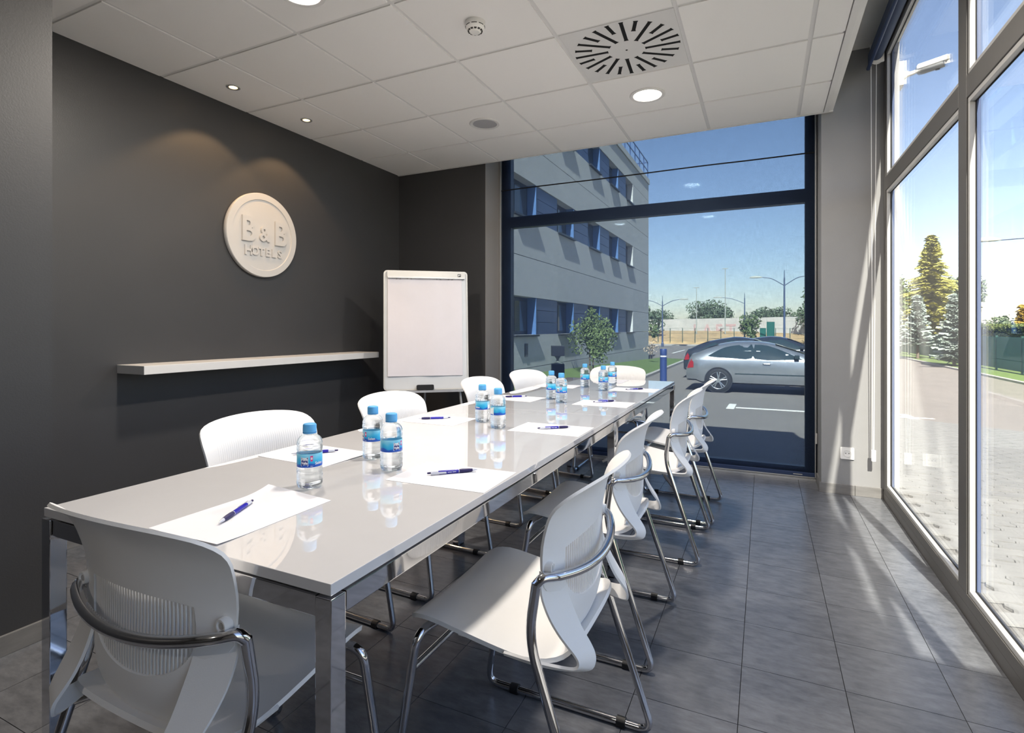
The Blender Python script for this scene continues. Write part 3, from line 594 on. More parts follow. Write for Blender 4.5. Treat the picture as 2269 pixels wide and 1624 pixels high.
for lab, x, y, rz in (
    ('lone water bottle closest to the camera, label facing forward', -1.065, 1.042, 18),
    ('water bottle of the second pair, the one nearer the dark wall', -1.122, 1.361, -40),
    ('water bottle of the second pair, the one nearer the window', -.980, 1.271, 62),
    ('water bottle of the middle pair in front of the flipchart, left one', -1.122, 2.097, -85),
    ('water bottle of the middle pair in front of the flipchart, right one', -.992, 1.991, 110),
    ('water bottle of the far pair before the black bollard, left one', -1.118, 2.940, -70),
    ('water bottle of the far pair before the black bollard, right one', -1.014, 2.821, -20),
    ('water bottle standing alone left of the far end chair', -1.131, 3.628, -60),
    ('lower left bottle of the pair in front of the far end chair', -.963, 3.495, -15),
    ('farthest water bottle, rising highest in front of the far end chair', -1.012, 3.921, 30)):
    if b0 is None: b0 = bottle(lab); n = b0
    else: n = copy_tree(b0); n['label'] = lab
    n.location = (x, y, TZ); n.rotation_euler = (0, 0, math.radians(rz)+YAW)
# ================================================================== paper sheets
def sheet(cx, cy, rot, label, curl=0.):
    nx, ny = 14, 10; W_, H_ = .297, .210; V = []; Fc = []
    for layer in (0, 1):
        for i in range(nx+1):
            for j in range(ny+1):
                x, y = (i/nx-.5)*W_, (j/ny-.5)*H_
                z = .0004+.0004*layer
                if curl: z += curl*max(0, (x/W_+.5)-.72)**2*max(0, .5+y/H_)*9 + curl*.25*max(0, -x/W_-.2)**2*max(0, -y/H_+.3)*9
                V.append((x, y, z))
    q = lambda l, i, j: l*(nx+1)*(ny+1)+i*(ny+1)+j
    for i in range(nx):
        for j in range(ny): Fc += [(q(1, i, j), q(1, i+1, j), q(1, i+1, j+1), q(1, i, j+1)), (q(0, i, j), q(0, i, j+1), q(0, i+1, j+1), q(0, i+1, j))]
    for i in range(nx): Fc += [(q(0, i, 0), q(0, i+1, 0), q(1, i+1, 0), q(1, i, 0)), (q(0, i, ny), q(1, i, ny), q(1, i+1, ny), q(0, i+1, ny))]
    for j in range(ny): Fc += [(q(0, 0, j), q(1, 0, j), q(1, 0, j+1), q(0, 0, j+1)), (q(0, nx, j), q(0, nx, j+1), q(1, nx, j+1), q(1, nx, j))]
    o = MB().add(V, Fc).build('paper_sheet', 'paper', None, True); o.location = (cx, cy, TZ); o.rotation_euler = (0, 0, math.radians(rot))
    return tag(o, label, 'paper', 'blank sheets set out at each seat')
for cx, cy, rot, lab, cu in (
    (-1.036, .830, 90, 'blank sheet with a lifted corner at the near end of the table', .018),
    (-1.318, 1.315, -3, 'blank sheet behind the lone front bottle, by the wall side', .004),
    (-.782, 1.285, 2, 'blank sheet on the window side nearest the camera', .0),
    (-1.330, 2.050, 0, 'blank sheet on the wall side, second from the camera', .0),
    (-.784, 2.058, 0, 'blank sheet on the window side, second from the camera', .0),
    (-1.320, 2.880, -4, 'blank sheet on the wall side, third from the camera', .0),
    (-.790, 2.878, 0, 'blank sheet on the window side, third from the camera', .0),
    (-1.330, 3.620, 0, 'blank sheet on the wall side farthest from the camera', .0),
    (-.785, 3.610, 0, 'blank sheet on the window side farthest from the camera', .0),
    (-1.070, 4.120, 90, 'blank sheet at the far end of the table', .0)): sheet(cx, cy, rot, lab, cu)
# ================================================================== pens, local +x towards the tip
def pen(label):
    p = thing('ballpoint_pen', label, 'pen', (0, 0, 0), 0, 'blue ballpoint pens on the sheets'); c = (0, 0, .0056)
    MB().lathe([(.0046, -.038), (.0050, -.034), (.0050, .020)], 18, c, 'x').build('barrel', 'pen_blue', p, True)
    MB().lathe([(.0051, .0215), (.0056, .030), (.0054, .046), (.0046, .056), (.0042, .060)], 18, c, 'x').build('grip', 'pen_dark', p, True)
    MB().lathe([(.0052, .0198), (.0053, .0215)], 18, c, 'x').build('ring', 'pen_clear', p, True)
    MB().lathe([(.0041, .060), (.0030, .068), (.0014, .074), (.0006, .0765)], 14, c, 'x').build('tip', 'pen_clear', p, True)
    MB().lathe([(.0036, -.058), (.0044, -.054), (.0046, -.038)], 16, c, 'x').build('cap_sleeve', 'pen_clear', p, True)
    MB().lathe([(.0018, -.069), (.0027, -.0675), (.0027, -.058)], 12, c, 'x').build('button', 'pen_dark', p, True)
    cl = MB().box(-.060, -.016, -.0088, -.0068, .0030, .0082, .0008).box(-.060, -.054, -.0070, -.0030, .0035, .0080, .0008); cl.build('clip', 'pen_clear', p)
    MB().box(-.012, .000, -.0052, -.0048, .0046, .0062).box(.002, .012, -.0052, -.0048, .0046, .0062).build('print', 'print_white', p)
    return p
p0 = None
for lab, tipx, tipy, bx, by in (
    ('blue pen on the near end sheet, lying diagonally', -1.022, .750, -1.090, .897),
    ('blue pen half hidden behind the lone front bottle', -1.378, 1.268, -1.272, 1.380),
    ('blue pen on the window side sheet nearest the camera', -.744, 1.355, -.851, 1.258),
    ('blue pen on the wall side between the second and middle bottle pairs', -1.400, 2.015, -1.285, 2.098),
    ('blue pen on the second window side sheet from the camera', -.722, 2.111, -.830, 2.024),
    ('blue pen on the wall side just behind the middle bottle pair', -1.390, 2.878, -1.284, 2.953),
    ('blue pen on the third window side sheet from the camera', -.751, 2.984, -.855, 2.880),
    ('blue pen on the window side farthest from the camera', -.726, 3.664, -.836, 3.560)):
    if p0 is None: p0 = pen(lab); n = p0
    else: n = copy_tree(p0); n['label'] = lab
    n.location = ((tipx+bx)/2, (tipy+by)/2, TZ+.0009); n.rotation_euler = (0, 0, math.atan2(tipy-by, tipx-bx))
# ================================================================== flipchart
fc = thing('flipchart', 'white flipchart easel with blank paper pad in the dark corner', 'flipchart', (-2.556, 3.795, 0), 0)
lat = Vector((.545, .425, 0)).normalized(); fwd = Vector((lat.y, -lat.x, 0)); tiltv = Vector((-fwd.x*.09, -fwd.y*.09, 1)).normalized(); nrm = lat.cross(tiltv)*1
if nrm.dot(fwd) < 0: nrm = -nrm
BO = Vector((.016, -.028, .645))
FB = lambda x, y, z: tuple(BO+lat*x+tiltv*y+nrm*z)
MB().prism(rrect(-.350, .350, 0, 1.0, .028), -.020, .0, FB).build('board', 'board_white', fc)
bm = shell2d(rrect(-.352, .352, -.002, 1.002, .030), [rrect(-.340, .340, .010, .990, .022)], .2, lambda x, y: FB(x, y, .004), 0); MB().bm(bm).build('board_edge', 'board_frame', fc)
pv = []; nx, ny = 12, 16; pf = []
for i in range(nx+1):
    for j in range(ny+1):
        x = -.318+.620*i/nx; y = .115+.820*j/ny; pv.append(FB(x, y, .009+.0035*math.sin(x*17+y*2)*(1-j/ny)+.002*math.sin(x*31)))
for i in range(nx):
    for j in range(ny): a = i*(ny+1)+j; pf.append((a, a+ny+1, a+ny+2, a+1))
bm = bmesh.new(); me = MB().add(pv, pf).mesh(); bm.from_mesh(me); bpy.data.meshes.remove(me); bmesh.ops.solidify(bm, geom=bm.faces[:], thickness=.003); MB().bm(bm).build('paper_pad', 'pad_paper', fc, True)
MB().prism(rrect(-.322, .330, .942, .986, .006), .004, .026, FB).build('clamp_bar', 'board_frame', fc)
MB().prism(rrect(-.318, .326, .934, .944, .003), .004, .030, FB).build('clamp_bar', 'aluminium', fc)
MB().prism(rrect(.266, .292, .952, .976, .003), .026, .0275, FB).build('emblem', 'black_rubber', fc); MB().prism(rrect(.270, .277, .957, .971, .001), .0275, .0282, FB).prism(rrect(.280, .287, .962, .971, .001), .0275, .0282, FB).build('emblem_mark', 'print_white', fc)
for x in (-.245, -.215, -.155, -.125, .09, .12, .19, .22): MB().prism(rrect(x-.006, x+.006, .926, .938, .005), .010, .016, FB).build('clamp_stud', 'plastic_grey', fc)
MB().prism(rrect(-.30, .30, -.022, -.004, .004), -.02, .055, FB).build('pen_tray', 'aluminium', fc)
MB().prism(rrect(-.085, .055, .0, .042, .010), .010, .052, FB).build('eraser', 'black_rubber', fc)
for sx in (-1, 1):
    a = Vector(FB(sx*.27, .05, -.022)); e_ = BO+lat*sx*.34+fwd*.10; MB().tube([a+tiltv*.5, a, (e_.x, e_.y, .012)], .011, 10).build('leg', 'aluminium', fc, True); MB().lathe([(.014, 0), (.014, .02)], 10, (e_.x, e_.y, 0)).build('foot', 'black_rubber', fc)
a = Vector(FB(0, .60, -.03)); e_ = BO-fwd*.40; MB().tube([a, (e_.x, e_.y, .012)], .011, 10).build('leg', 'aluminium', fc, True); MB().lathe([(.014, 0), (.014, .02)], 10, (e_.x, e_.y, 0)).build('foot', 'black_rubber', fc)
# ================================================================== outdoors: ground
YS = [-6, 0, 5, 7, 9, 11, 13.5, 16, 22, 30, 45, 60, 90, 140]
def strip(x0, x1, y0, y1, dz=0., n=None, th=.02):
    ys = sorted({y0, y1}|{y for y in YS if y0 < y < y1}|({y0+(y1-y0)*k/n for k in range(n+1)} if n else set())); m = MB(); V = []; Fc = []
    fx0 = x0 if callable(x0) else (lambda y: x0); fx1 = x1 if callable(x1) else (lambda y: x1)
    for y in ys:
        for x in (fx0(y), fx1(y)): V += [(x, y, zg(y)+dz), (x, y, zg(y)+dz-th)]
    for i in range(len(ys)-1):
        a = 4*i; b = a+4; Fc += [(a, a+2, b+2, b), (a+1, b+1, b+3, a+3), (a, b, b+1, a+1), (a+2, a+3, b+3, b+2)]
    e = 4*(len(ys)-1); Fc += [(0, 1, 3, 2), (e, e+2, e+3, e+1)]
    return m.add(V, Fc)
g = struct('ground_outside', strip(-70, 70, -6, 140, -.02, th=.3), 'asphalt', label='pale sunlit asphalt outside')
# interlocking paving along the right window
PE = lambda x: 11.2-1.02*(x-2.2) if x > 2.2 else 10.9+.2*(x-1.2)
pv = struct('paving_right', strip(.845, 9, -3, 13, -.016, th=.003), 'paver_bed', label='grey interlocking paving outside the right window')
pv2 = []
def paver_mesh():
    a, b = .108, .054; z = .010; pts = []
    pts = [(-a, -b), (-a*.5, -b-.011), (0, -b), (a*.5, -b+.011), (a, -b), (a+.011, -b*.4), (a-.004, b*.2), (a, b), (a*.5, b+.011-.022+.011), (0, b), (-a*.5, b), (-a, b), (-a+.011, b*.2), (-a-.004, -b*.4)]
    pts = [(-a, -b), (-a*.5, -b-.012), (0, -b), (a*.5, -b+.012), (a, -b), (a+.010, -b*.3), (a-.010, b*.3), (a, b), (a*.5, b+.012), (0, b), (-a*.5, b-.012), (-a, b), (-a-.010, b*.3), (-a+.010, -b*.3)]
    return pts
pp = [(x*.975, y*.955) for x, y in paver_mesh()]
pm = MB().prism(pp, -.012, .0).mesh('paver'); pm.materials.append(MATS['paver'])
cells = []
j = 0; y = .35
while y < 11.2:
    x = .96+(.108 if j % 2 else 0)
    while x < 6.2:
        if y < PE(x)-.05 and x/y < .62: cells.append((x*x+y*y if y > 1.6 else 1e6, x, y))
        x += .2165
    y += .1085; j += 1
cells.sort()
for k, (d, x, y) in enumerate(cells[:300]):
    o = bpy.data.objects.new('paver', pm); COL.objects.link(o); o.parent = pv; o.location = (x, y, zg(y)+random.uniform(-.0015, .0015)); o.rotation_euler = (random.gauss(0, .006)-(.049 if y > 5 else 0), random.gauss(0, .006), random.gauss(0, .012))
m = MB(); V = []
for d, x, y in cells[300:]: m.prism([(x+a, y+b) for a, b in pp], -.012, random.uniform(-.0015, .0015), lambda a, b, z: (a, b, zg(b)+z))
if m.v: tag(m.build('paving_far', 'paver', pv, fix=False), kind='stuff')
# road surface past the paving, kerb, verge, fence, hedge on the right
ap = struct('road_right', strip(lambda y: 1.0 if y > 11 else max(1.0, 2.2+(11.2-y)/1.02), 7.35, 9, 60, -.008, th=.01), 'asphalt')
vg = struct('verge_right', strip(7.50, 30, -6, 60, .05, th=.12), 'grass', label='green grass verge under the fence')
kr = struct('kerb_right', strip(7.34, 7.50, 14, 14.9, .06, th=.15), 'kerb')
for k in list(range(-19, 0))+list(range(1, 45)): strip(7.34, 7.50, 14+1.0*k+.01, 14+1.0*k+.99, .06, th=.15).build('kerb_stone', 'kerb', kr)
fe = thing('mesh_fence', 'dark green screen fence in front of the clipped hedge', 'fence', (8.72, 30, -.55))
for k in range(-9, 14):
    y = -11+2.5*k; MB().box(-.02, .02, y+.05, y+2.45, .08, 1.36, .005).build('fence_panel', 'fence_green', fe); MB().box(-.035, .035, y-.035, y+.035, 0, 1.42).build('fence_post', 'post_green', fe)
def leaves(n, fn, size, seed, flat=.0):
    r = random.Random(seed); m = MB(); V = []; Fc = []
    for _ in range(n):
        p = Vector(fn(r)); a = Vector((r.gauss(0, 1), r.gauss(0, 1), r.gauss(0, 1-flat))).normalized(); b = a.orthogonal().normalized(); b.rotate(Matrix.Rotation(r.uniform(0, 6.28), 3, a)); s = size*r.uniform(.6, 1.3)
        k = len(V); c = a.cross(b); V += [p-b*s, p+c*s*.45, p+b*s, p-c*s*.45]; Fc.append((k, k+1, k+2, k+3))
    return m.add(V, Fc)
hg = thing('hedge', 'clipped green hedge standing behind the green fence', 'hedge', (9.85, 26, -.55))
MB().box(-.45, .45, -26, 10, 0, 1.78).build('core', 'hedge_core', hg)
def hp(r):
    f = r.random(); y = r.uniform(-8.6, 10.1) if r.random() < .72 else r.uniform(-26, -8.6)
    return (-.47+r.uniform(-.06, .05), y, r.uniform(.1, 1.88)) if f < .6 else (r.uniform(-.5, .5), y, 1.8+r.uniform(-.05, .10))
tag(leaves(24000, hp, .05, 3).build('foliage', 'leaf_hedge', hg, fix=False), kind='stuff')
def conifer(label, x, y, h, rad, m, n, seed, droop=.25, tint=None, clear=.06, size=.16, grp=None):
    z0 = zg(y)+.05; t = thing('conifer', label, 'tree', (x, y, z0), 0, grp); r = random.Random(seed)
    MB().tube([(0, 0, 0), (0, 0, h*.9)], [h*.022, h*.004], 8).build('trunk', 'bark', t)
    V = []; Fc = []; nb = n; lay_ = [r.uniform(.72, 1.12) for _ in range(17)]
    for i in range(nb):
        u = (i/nb)**.85; z = h*(clear+(1-clear)*u); a = r.uniform(0, 6.283); L = rad*((1-u)**.80+.03)*r.uniform(.70, 1.08)*lay_[int(u*17) % 17]
        ca, sa = math.cos(a), math.sin(a); ns = max(4, int(L/size*2.2))
        for k in range(ns):
            s = (k+.6)/ns; q = s*L; zz = z-droop*q*(.35+.65*s)+.10*L*s*s*1.5; wd = size*(1.15-.75*s)*r.uniform(.8, 1.5)
            for sd_ in (-1, 1):
                for lay in (0,):
                    tipx, tipy = q+wd*.9, sd_*wd*r.uniform(.7, 1.3); dz = -wd*r.uniform(.15, .75)
                    P = [(q-wd*.3, 0, .02), (q+wd*.45, sd_*wd*.15, .03), (tipx, tipy, dz), (q-wd*.1, sd_*wd*.9, dz*.8)]
                    kk = len(V); V += [(ca*px-sa*py, sa*px+ca*py, zz+pz) for px, py, pz in P]; Fc.append((kk, kk+1, kk+2, kk+3))
    tag(MB().add(V, Fc).build('foliage', m, t, fix=False), kind='stuff'); return t
conifer('tall golden green conifer rising above the other trees outside', 11.95, 52.9, 9.1, 3.0, 'leaf_gold', 560, 5, .34, size=.26)
conifer('blue grey spruce beside the road kerb, leftmost of the small spruces', 7.55, 41.8, 3.5, 1.0, 'leaf_spruce', 200, 6, .1, clear=.18, size=.17, grp='small blue spruces on the verge')
conifer('blue grey spruce with a bare lower trunk on the verge', 7.85, 37.6, 3.6, 1.0, 'leaf_spruce', 200, 7, .1, clear=.22, size=.17, grp='small blue spruces on the verge')
conifer('blue grey spruce partly behind the window mullion', 7.80, 30.9, 3.3, .98, 'leaf_spruce', 220, 8, .12, clear=.08, size=.15, grp='small blue spruces on the verge')
conifer('small golden conifer poking up above the hedge', 12.0, 36.5, 2.95, .75, 'leaf_orange', 110, 9, .15, size=.15)
def blob(name, label, cat, x, y, w_, h_, m, n, seed, size=.25, z=None, trunk=.2, grp=None):
    t = thing(name, label, cat, (x, y, (zg(y) if x > -3.9 or y > 31 else -.28) if z is None else z), 0, grp); rr = random.Random(seed)
    lumps = [(rr.gauss(0, .30)*w_, rr.gauss(0, .30)*w_, h_*(trunk+.30+rr.uniform(0, .48)*(1-trunk)), rr.uniform(.22, .34)) for _ in range(11)]
    def fn(r):
        cx, cy, cz, q = r.choice(lumps); a = Vector((r.gauss(0, 1), r.gauss(0, 1), r.gauss(0, 1))).normalized()*(r.random()**.4)*q
        return (cx+a.x*w_, cy+a.y*w_, max(.05, cz+a.z*h_*.85))
    tag(leaves(n, fn, size, seed).build('foliage', m, t, fix=False), kind='stuff')
    for k in range(3): a = rr.uniform(0, 6.28); MB().tube([(.05*math.cos(a), .05*math.sin(a), 0), (.12*w_*math.cos(a), .12*w_*math.sin(a), h_*.6)], [.03*w_, .012*w_], 6).build('stem', 'bark', t)
    return t
blob('broadleaf_tree', 'loose green tree at the left edge of the right window view', 'tree', 11.3, 62, 3.0, 6.0, 'leaf_green', 2600, 21, .20)
blob('broadleaf_tree', 'dark green tree behind the golden conifer, by the mullion', 'tree', 15.6, 60, 2.2, 5.8, 'leaf_far', 2400, 22, .2)
blob('broadleaf_tree', 'low dark tree beyond the hedge, left of the small golden conifer', 'tree', 11.4, 38.4, 1.8, 2.5, 'leaf_far', 2200, 23, .09)
blob('broadleaf_tree', 'low spreading tree beyond the hedge, right of the small golden conifer', 'tree', 15.6, 39, 2.6, 2.7, 'leaf_far', 2200, 24, .09)
# street lamp on the right
def street_lamp(label, x, y, h, arm, heads, z=None, s=1., hm='lamp_head', rise=.12):
    t = thing('street_lamp', label, 'street lamp', (x, y, zg(y) if z is None else z), 0, 'street lamps in the car park')
    MB().tube([(0, 0, 0), (0, 0, h*.55), (0, 0, h*.9)], [.085*s, .065*s, .05*s], 10).build('post', 'lamp_post_blue', t, True); MB().lathe([(.13*s, 0), (.12*s, .35), (.07*s, .45)], 12).build('post_base', 'lamp_post_blue', t)
    MB().tube([(0, 0, h*.88), (0, 0, h)], [.03*s, .02*s], 8).build('spike', 'lamp_post_blue', t)
    for sx in heads:
        pts = crom([(0, 0, h*.80), (sx*arm*.28, 0, h*.85), (sx*arm*.62, 0, h*.90), (sx*arm, 0, h*.90+rise)], 5); MB().tube(pts, .028*s, 8).build('arm', 'lamp_post_blue', t, True)
        zz = h*.90+rise; hd = MB().lathe([(.03, 0), (.10, .10), (.165, .30), (.17, .55), (.12, .80), (.02, .90)], 14, (0, 0, 0), 'x'); hd.v = [(sx*(arm+a*s*.95), b*s*1.0, zz+max(c_, -.05)*s*.75) for a, b, c_ in hd.v]; hd.build('lamp_head', hm, t, True)
    return t
sl_ = street_lamp('street lamp with a single head reaching in from the right edge', 11.15, 26.0, 5.62, 3.2, (-1,), z=-.6, rise=.0)
# ------------------------------------------------------------------ car park seen through the blind
lw = MB(); ly = [7.6, 9, 11.5, 14, 16, 20, 24, 28, 31]; LV = []; LF = []
for y in ly:
    zf = .05-.45*max(0, y-11.5)/16.5; LV += [(-5.35, y, zf), (-4.6, y, .55*zf+.45*(zg(y)+.06)), (-3.95, y, zg(y)+.06), (-5.35, y, -.9), (-3.95, y, -.9)]
for i in range(len(ly)-1): a = 5*i; b = a+5; LF += [(a, a+1, b+1, b), (a+1, a+2, b+2, b+1), (a+2, a+4, b+4, b+2), (a+3, a, b, b+3)]
LF += [(0, 3, 4, 2, 1), tuple(5*(len(ly)-1)+k for k in (0, 1, 2, 4, 3))]
struct('lawn', lw.add(LV, LF), 'grass', label='strip of lawn sloping from the hotel wall')
kl = struct('kerb_lawn', strip(-3.95, -3.80, 7.6, 8.59, .07, th=.15), 'kerb')
for k in range(1, 23): strip(-3.95, -3.80, 7.6+k+.01, 7.6+k+.99, .07, th=.15).build('kerb_stone', 'kerb', kl)
mk = struct('parking_marking', strip(-.66, -.52, 11.1, 12.2, -.006, th=.012), 'marking', label='white painted parking lines'); strip(-.50, 2.6, 11.35, 11.47, -.006, th=.012).build('painted_line', 'marking', mk)
strip(-6, -5.85, 40, 46, -.006, th=.012).build('painted_line', 'marking', mk); strip(2.2, 2.34, 10.2, 12.0, -.006, th=.012).build('painted_line', 'marking', mk); strip(-4.0, -3.87, 36, 44, -.006, th=.012).build('painted_line', 'marking', mk)
# bollards
bo = thing('bollard_light', 'black square bollard light on the lawn side', 'bollard', (-2.70, 7.354, zg(7.354)), YAW); hb = 1.08
MB().box(-.090, .090, -.090, .090, 0, hb-.26, .004).build('post', 'bollard_dark', bo); MB().box(-.090, .090, -.090, .090, hb-.145, hb, .004).build('head', 'bollard_dark', bo)
MB().box(-.080, .080, -.080, .080, hb-.26, hb-.145).build('lens', 'pane', bo); MB().lathe([(.065, hb-.26), (.02, hb-.215), (.02, hb-.19), (.05, hb-.145)], 16).build('reflector', 'lamp_head', bo, True)
bb_ = thing('bollard', 'blue round bollard with a pale band in the car park', 'bollard', (-2.367, 14.377, zg(14.377)))
MB().lathe([(.095, 0), (.088, .02), (.088, .94)], 20).build('post', 'bollard_blue', bb_, True); MB().lathe([(.080, .94), (.080, .98)], 20).build('band', 'print_white', bb_, True); MB().lathe([(.088, .98), (.088, 1.13), (.08, 1.145)], 20).build('head', 'bollard_blue', bb_, True)
# planting by the hotel
blob('shrub', 'leafy green shrub growing against the hotel wall', 'shrub', -4.60, 15.3, 1.05, 1.95, 'leaf_green', 3600, 31, .050, trunk=.15)
blob('shrub', 'small reddish dry shrub at the hotel corner', 'shrub', -4.75, 25.5, .5, .95, 'stone_tan', 120, 32, .06, trunk=.05)
blob('shrub', 'bushy green shrub beyond the hotel corner', 'shrub', -10.8, 50.5, 2.0, 3.3, 'leaf_green', 1200, 33, .16, trunk=.05)
blob('shrub', 'round green shrub behind the parked cars', 'shrub', -1.1, 55.5, 1.6, 3.0, 'leaf_green', 1000, 34, .15, trunk=.03)
STONES = ('largest tan garden stone lying on the lawn below the shrub', 'tan garden stone lying right of the largest one below the shrub', 'tan garden stone lying closest to the shrub stems', 'smallest tan garden stone lying nearest the kerb')
for k, (x, y, s) in enumerate(((-4.62, 13.6, .10), (-4.35, 13.9, .08), (-4.45, 14.3, .09), (-4.25, 13.3, .07))):
    ico = bmesh.new(); bmesh.ops.create_icosphere(ico, subdivisions=2, radius=s)
    for q in ico.verts: q.co = Vector((q.co.x*1.3, q.co.y*1.1, max(-.02, q.co.z*.7)))*random.uniform(.85, 1.1)
    o = MB().bm(ico).build('garden_stone', 'stone_tan'); o.location = (x, y, .55*(.05-.45*max(0, y-11.5)/16.5)+.45*(zg(y)+.06)-.05); tag(o, STONES[k], 'stone', 'tan stones under the shrub')
# hotel
ho = thing('hotel_building', 'grey concrete hotel block with blue window bands', 'building', (-5.35, 18, -.6)); HX, HY, HZ = 0, -18, .6
H = lambda name, m, x0, x1, y0, y1, z0, z1, par=None, b=0: MB().box(x0, x1, y0+HY, y1+HY, z0+HZ, z1+HZ, b).build(name, m, par or ho)
H('core', 'concrete_core', -14, -.32, 5.9, 28.0, -.6, 8.62)
rows = [(1.0, 1.95), (3.92, 4.87), (6.72, 7.65)]; wins = [(8.5, 9.9), (11.5, 12.95), (14.6, 16.0), (17.6, 18.95), (20.35, 21.65), (23.1, 24.35)]
bands = [(-.6, .16), (.175, 1.0), (1.95, 2.93), (2.945, 3.92), (4.87, 5.78), (5.795, 6.72), (7.65, 8.50)]; ycut = [5.9, 8.5, 11.5, 14.6, 17.6, 20.35, 23.1, 24.37]
for z0, z1 in bands:
    for a, b in zip(ycut, ycut[1:]): H('facade_panel', 'concrete_panel', -.32, 0, a+.002, b-.002, z0, z1)
for z0, z1 in ((-.6, .16), (.175, 1.0), (1.015, 1.93), (1.945, 2.93), (2.945, 3.90), (3.915, 4.85), (4.865, 5.78), (5.795, 6.70), (6.715, 7.64), (7.655, 8.50)): H('facade_panel', 'concrete_panel', -.32, 0, 24.37, 28.0, z0, z1)
H('parapet', 'concrete_panel', -.34, .05, 5.9, 28.05, 8.51, 8.75)
for z0, z1 in rows:
    for k, (a, b) in enumerate(wins):
        nxt = wins[k+1][0] if k+1 < len(wins) else None
        if nxt:
            hh = (z1-z0)/3
            for q in range(3): H('blue_panel', 'blue_panel', -.30, -.03, b+.04, nxt, z0+hh*q+.006, z0+hh*(q+1)-.006)
        wn = H('window', 'win_dark', -.32, -.25, a+.0, b+.04, z0, z1); H('pane', 'win_glass', -.25, -.235, a+.10, a+.52, z0+.09, z1-.10, wn); H('pane', 'win_glass', -.25, -.235, a+.62, b-.10, z0+.09, z1-.10, wn); H('curtain', 'curtain', -.2345, -.230, a+.14, a+.30, z0+.09, z1-.10, wn)
        H('window_fin', 'blue_fin' if nxt else 'concrete_panel', -.25, -.004, b, b+.04, z0, z1)
        H('window_sill', 'win_dark', -.25, .09, a+.0, b+.04, z0-.05, z0-.005)
rl = MB()
for k in range(16):
    y = 13+k*1.0+HY; rl = MB().box(-.06, -.02, y-.02, y+.02, 8.75+HZ, 9.65+HZ); rl.build('roof_rail_post', 'rail_blue', ho)
for z in (9.2, 9.63): MB().box(-.055, -.025, 13+HY, 28.0+HY, z+HZ, z+.04+HZ).build('roof_rail', 'rail_blue', ho)
MB().box(-6, -.03, 27.96+HY, 28.0+HY, 9.63+HZ, 9.67+HZ).build('roof_rail', 'rail_blue', ho)
H('wall_vent', 'concrete_core', 0, .03, 12.2, 12.35, .45, .78)
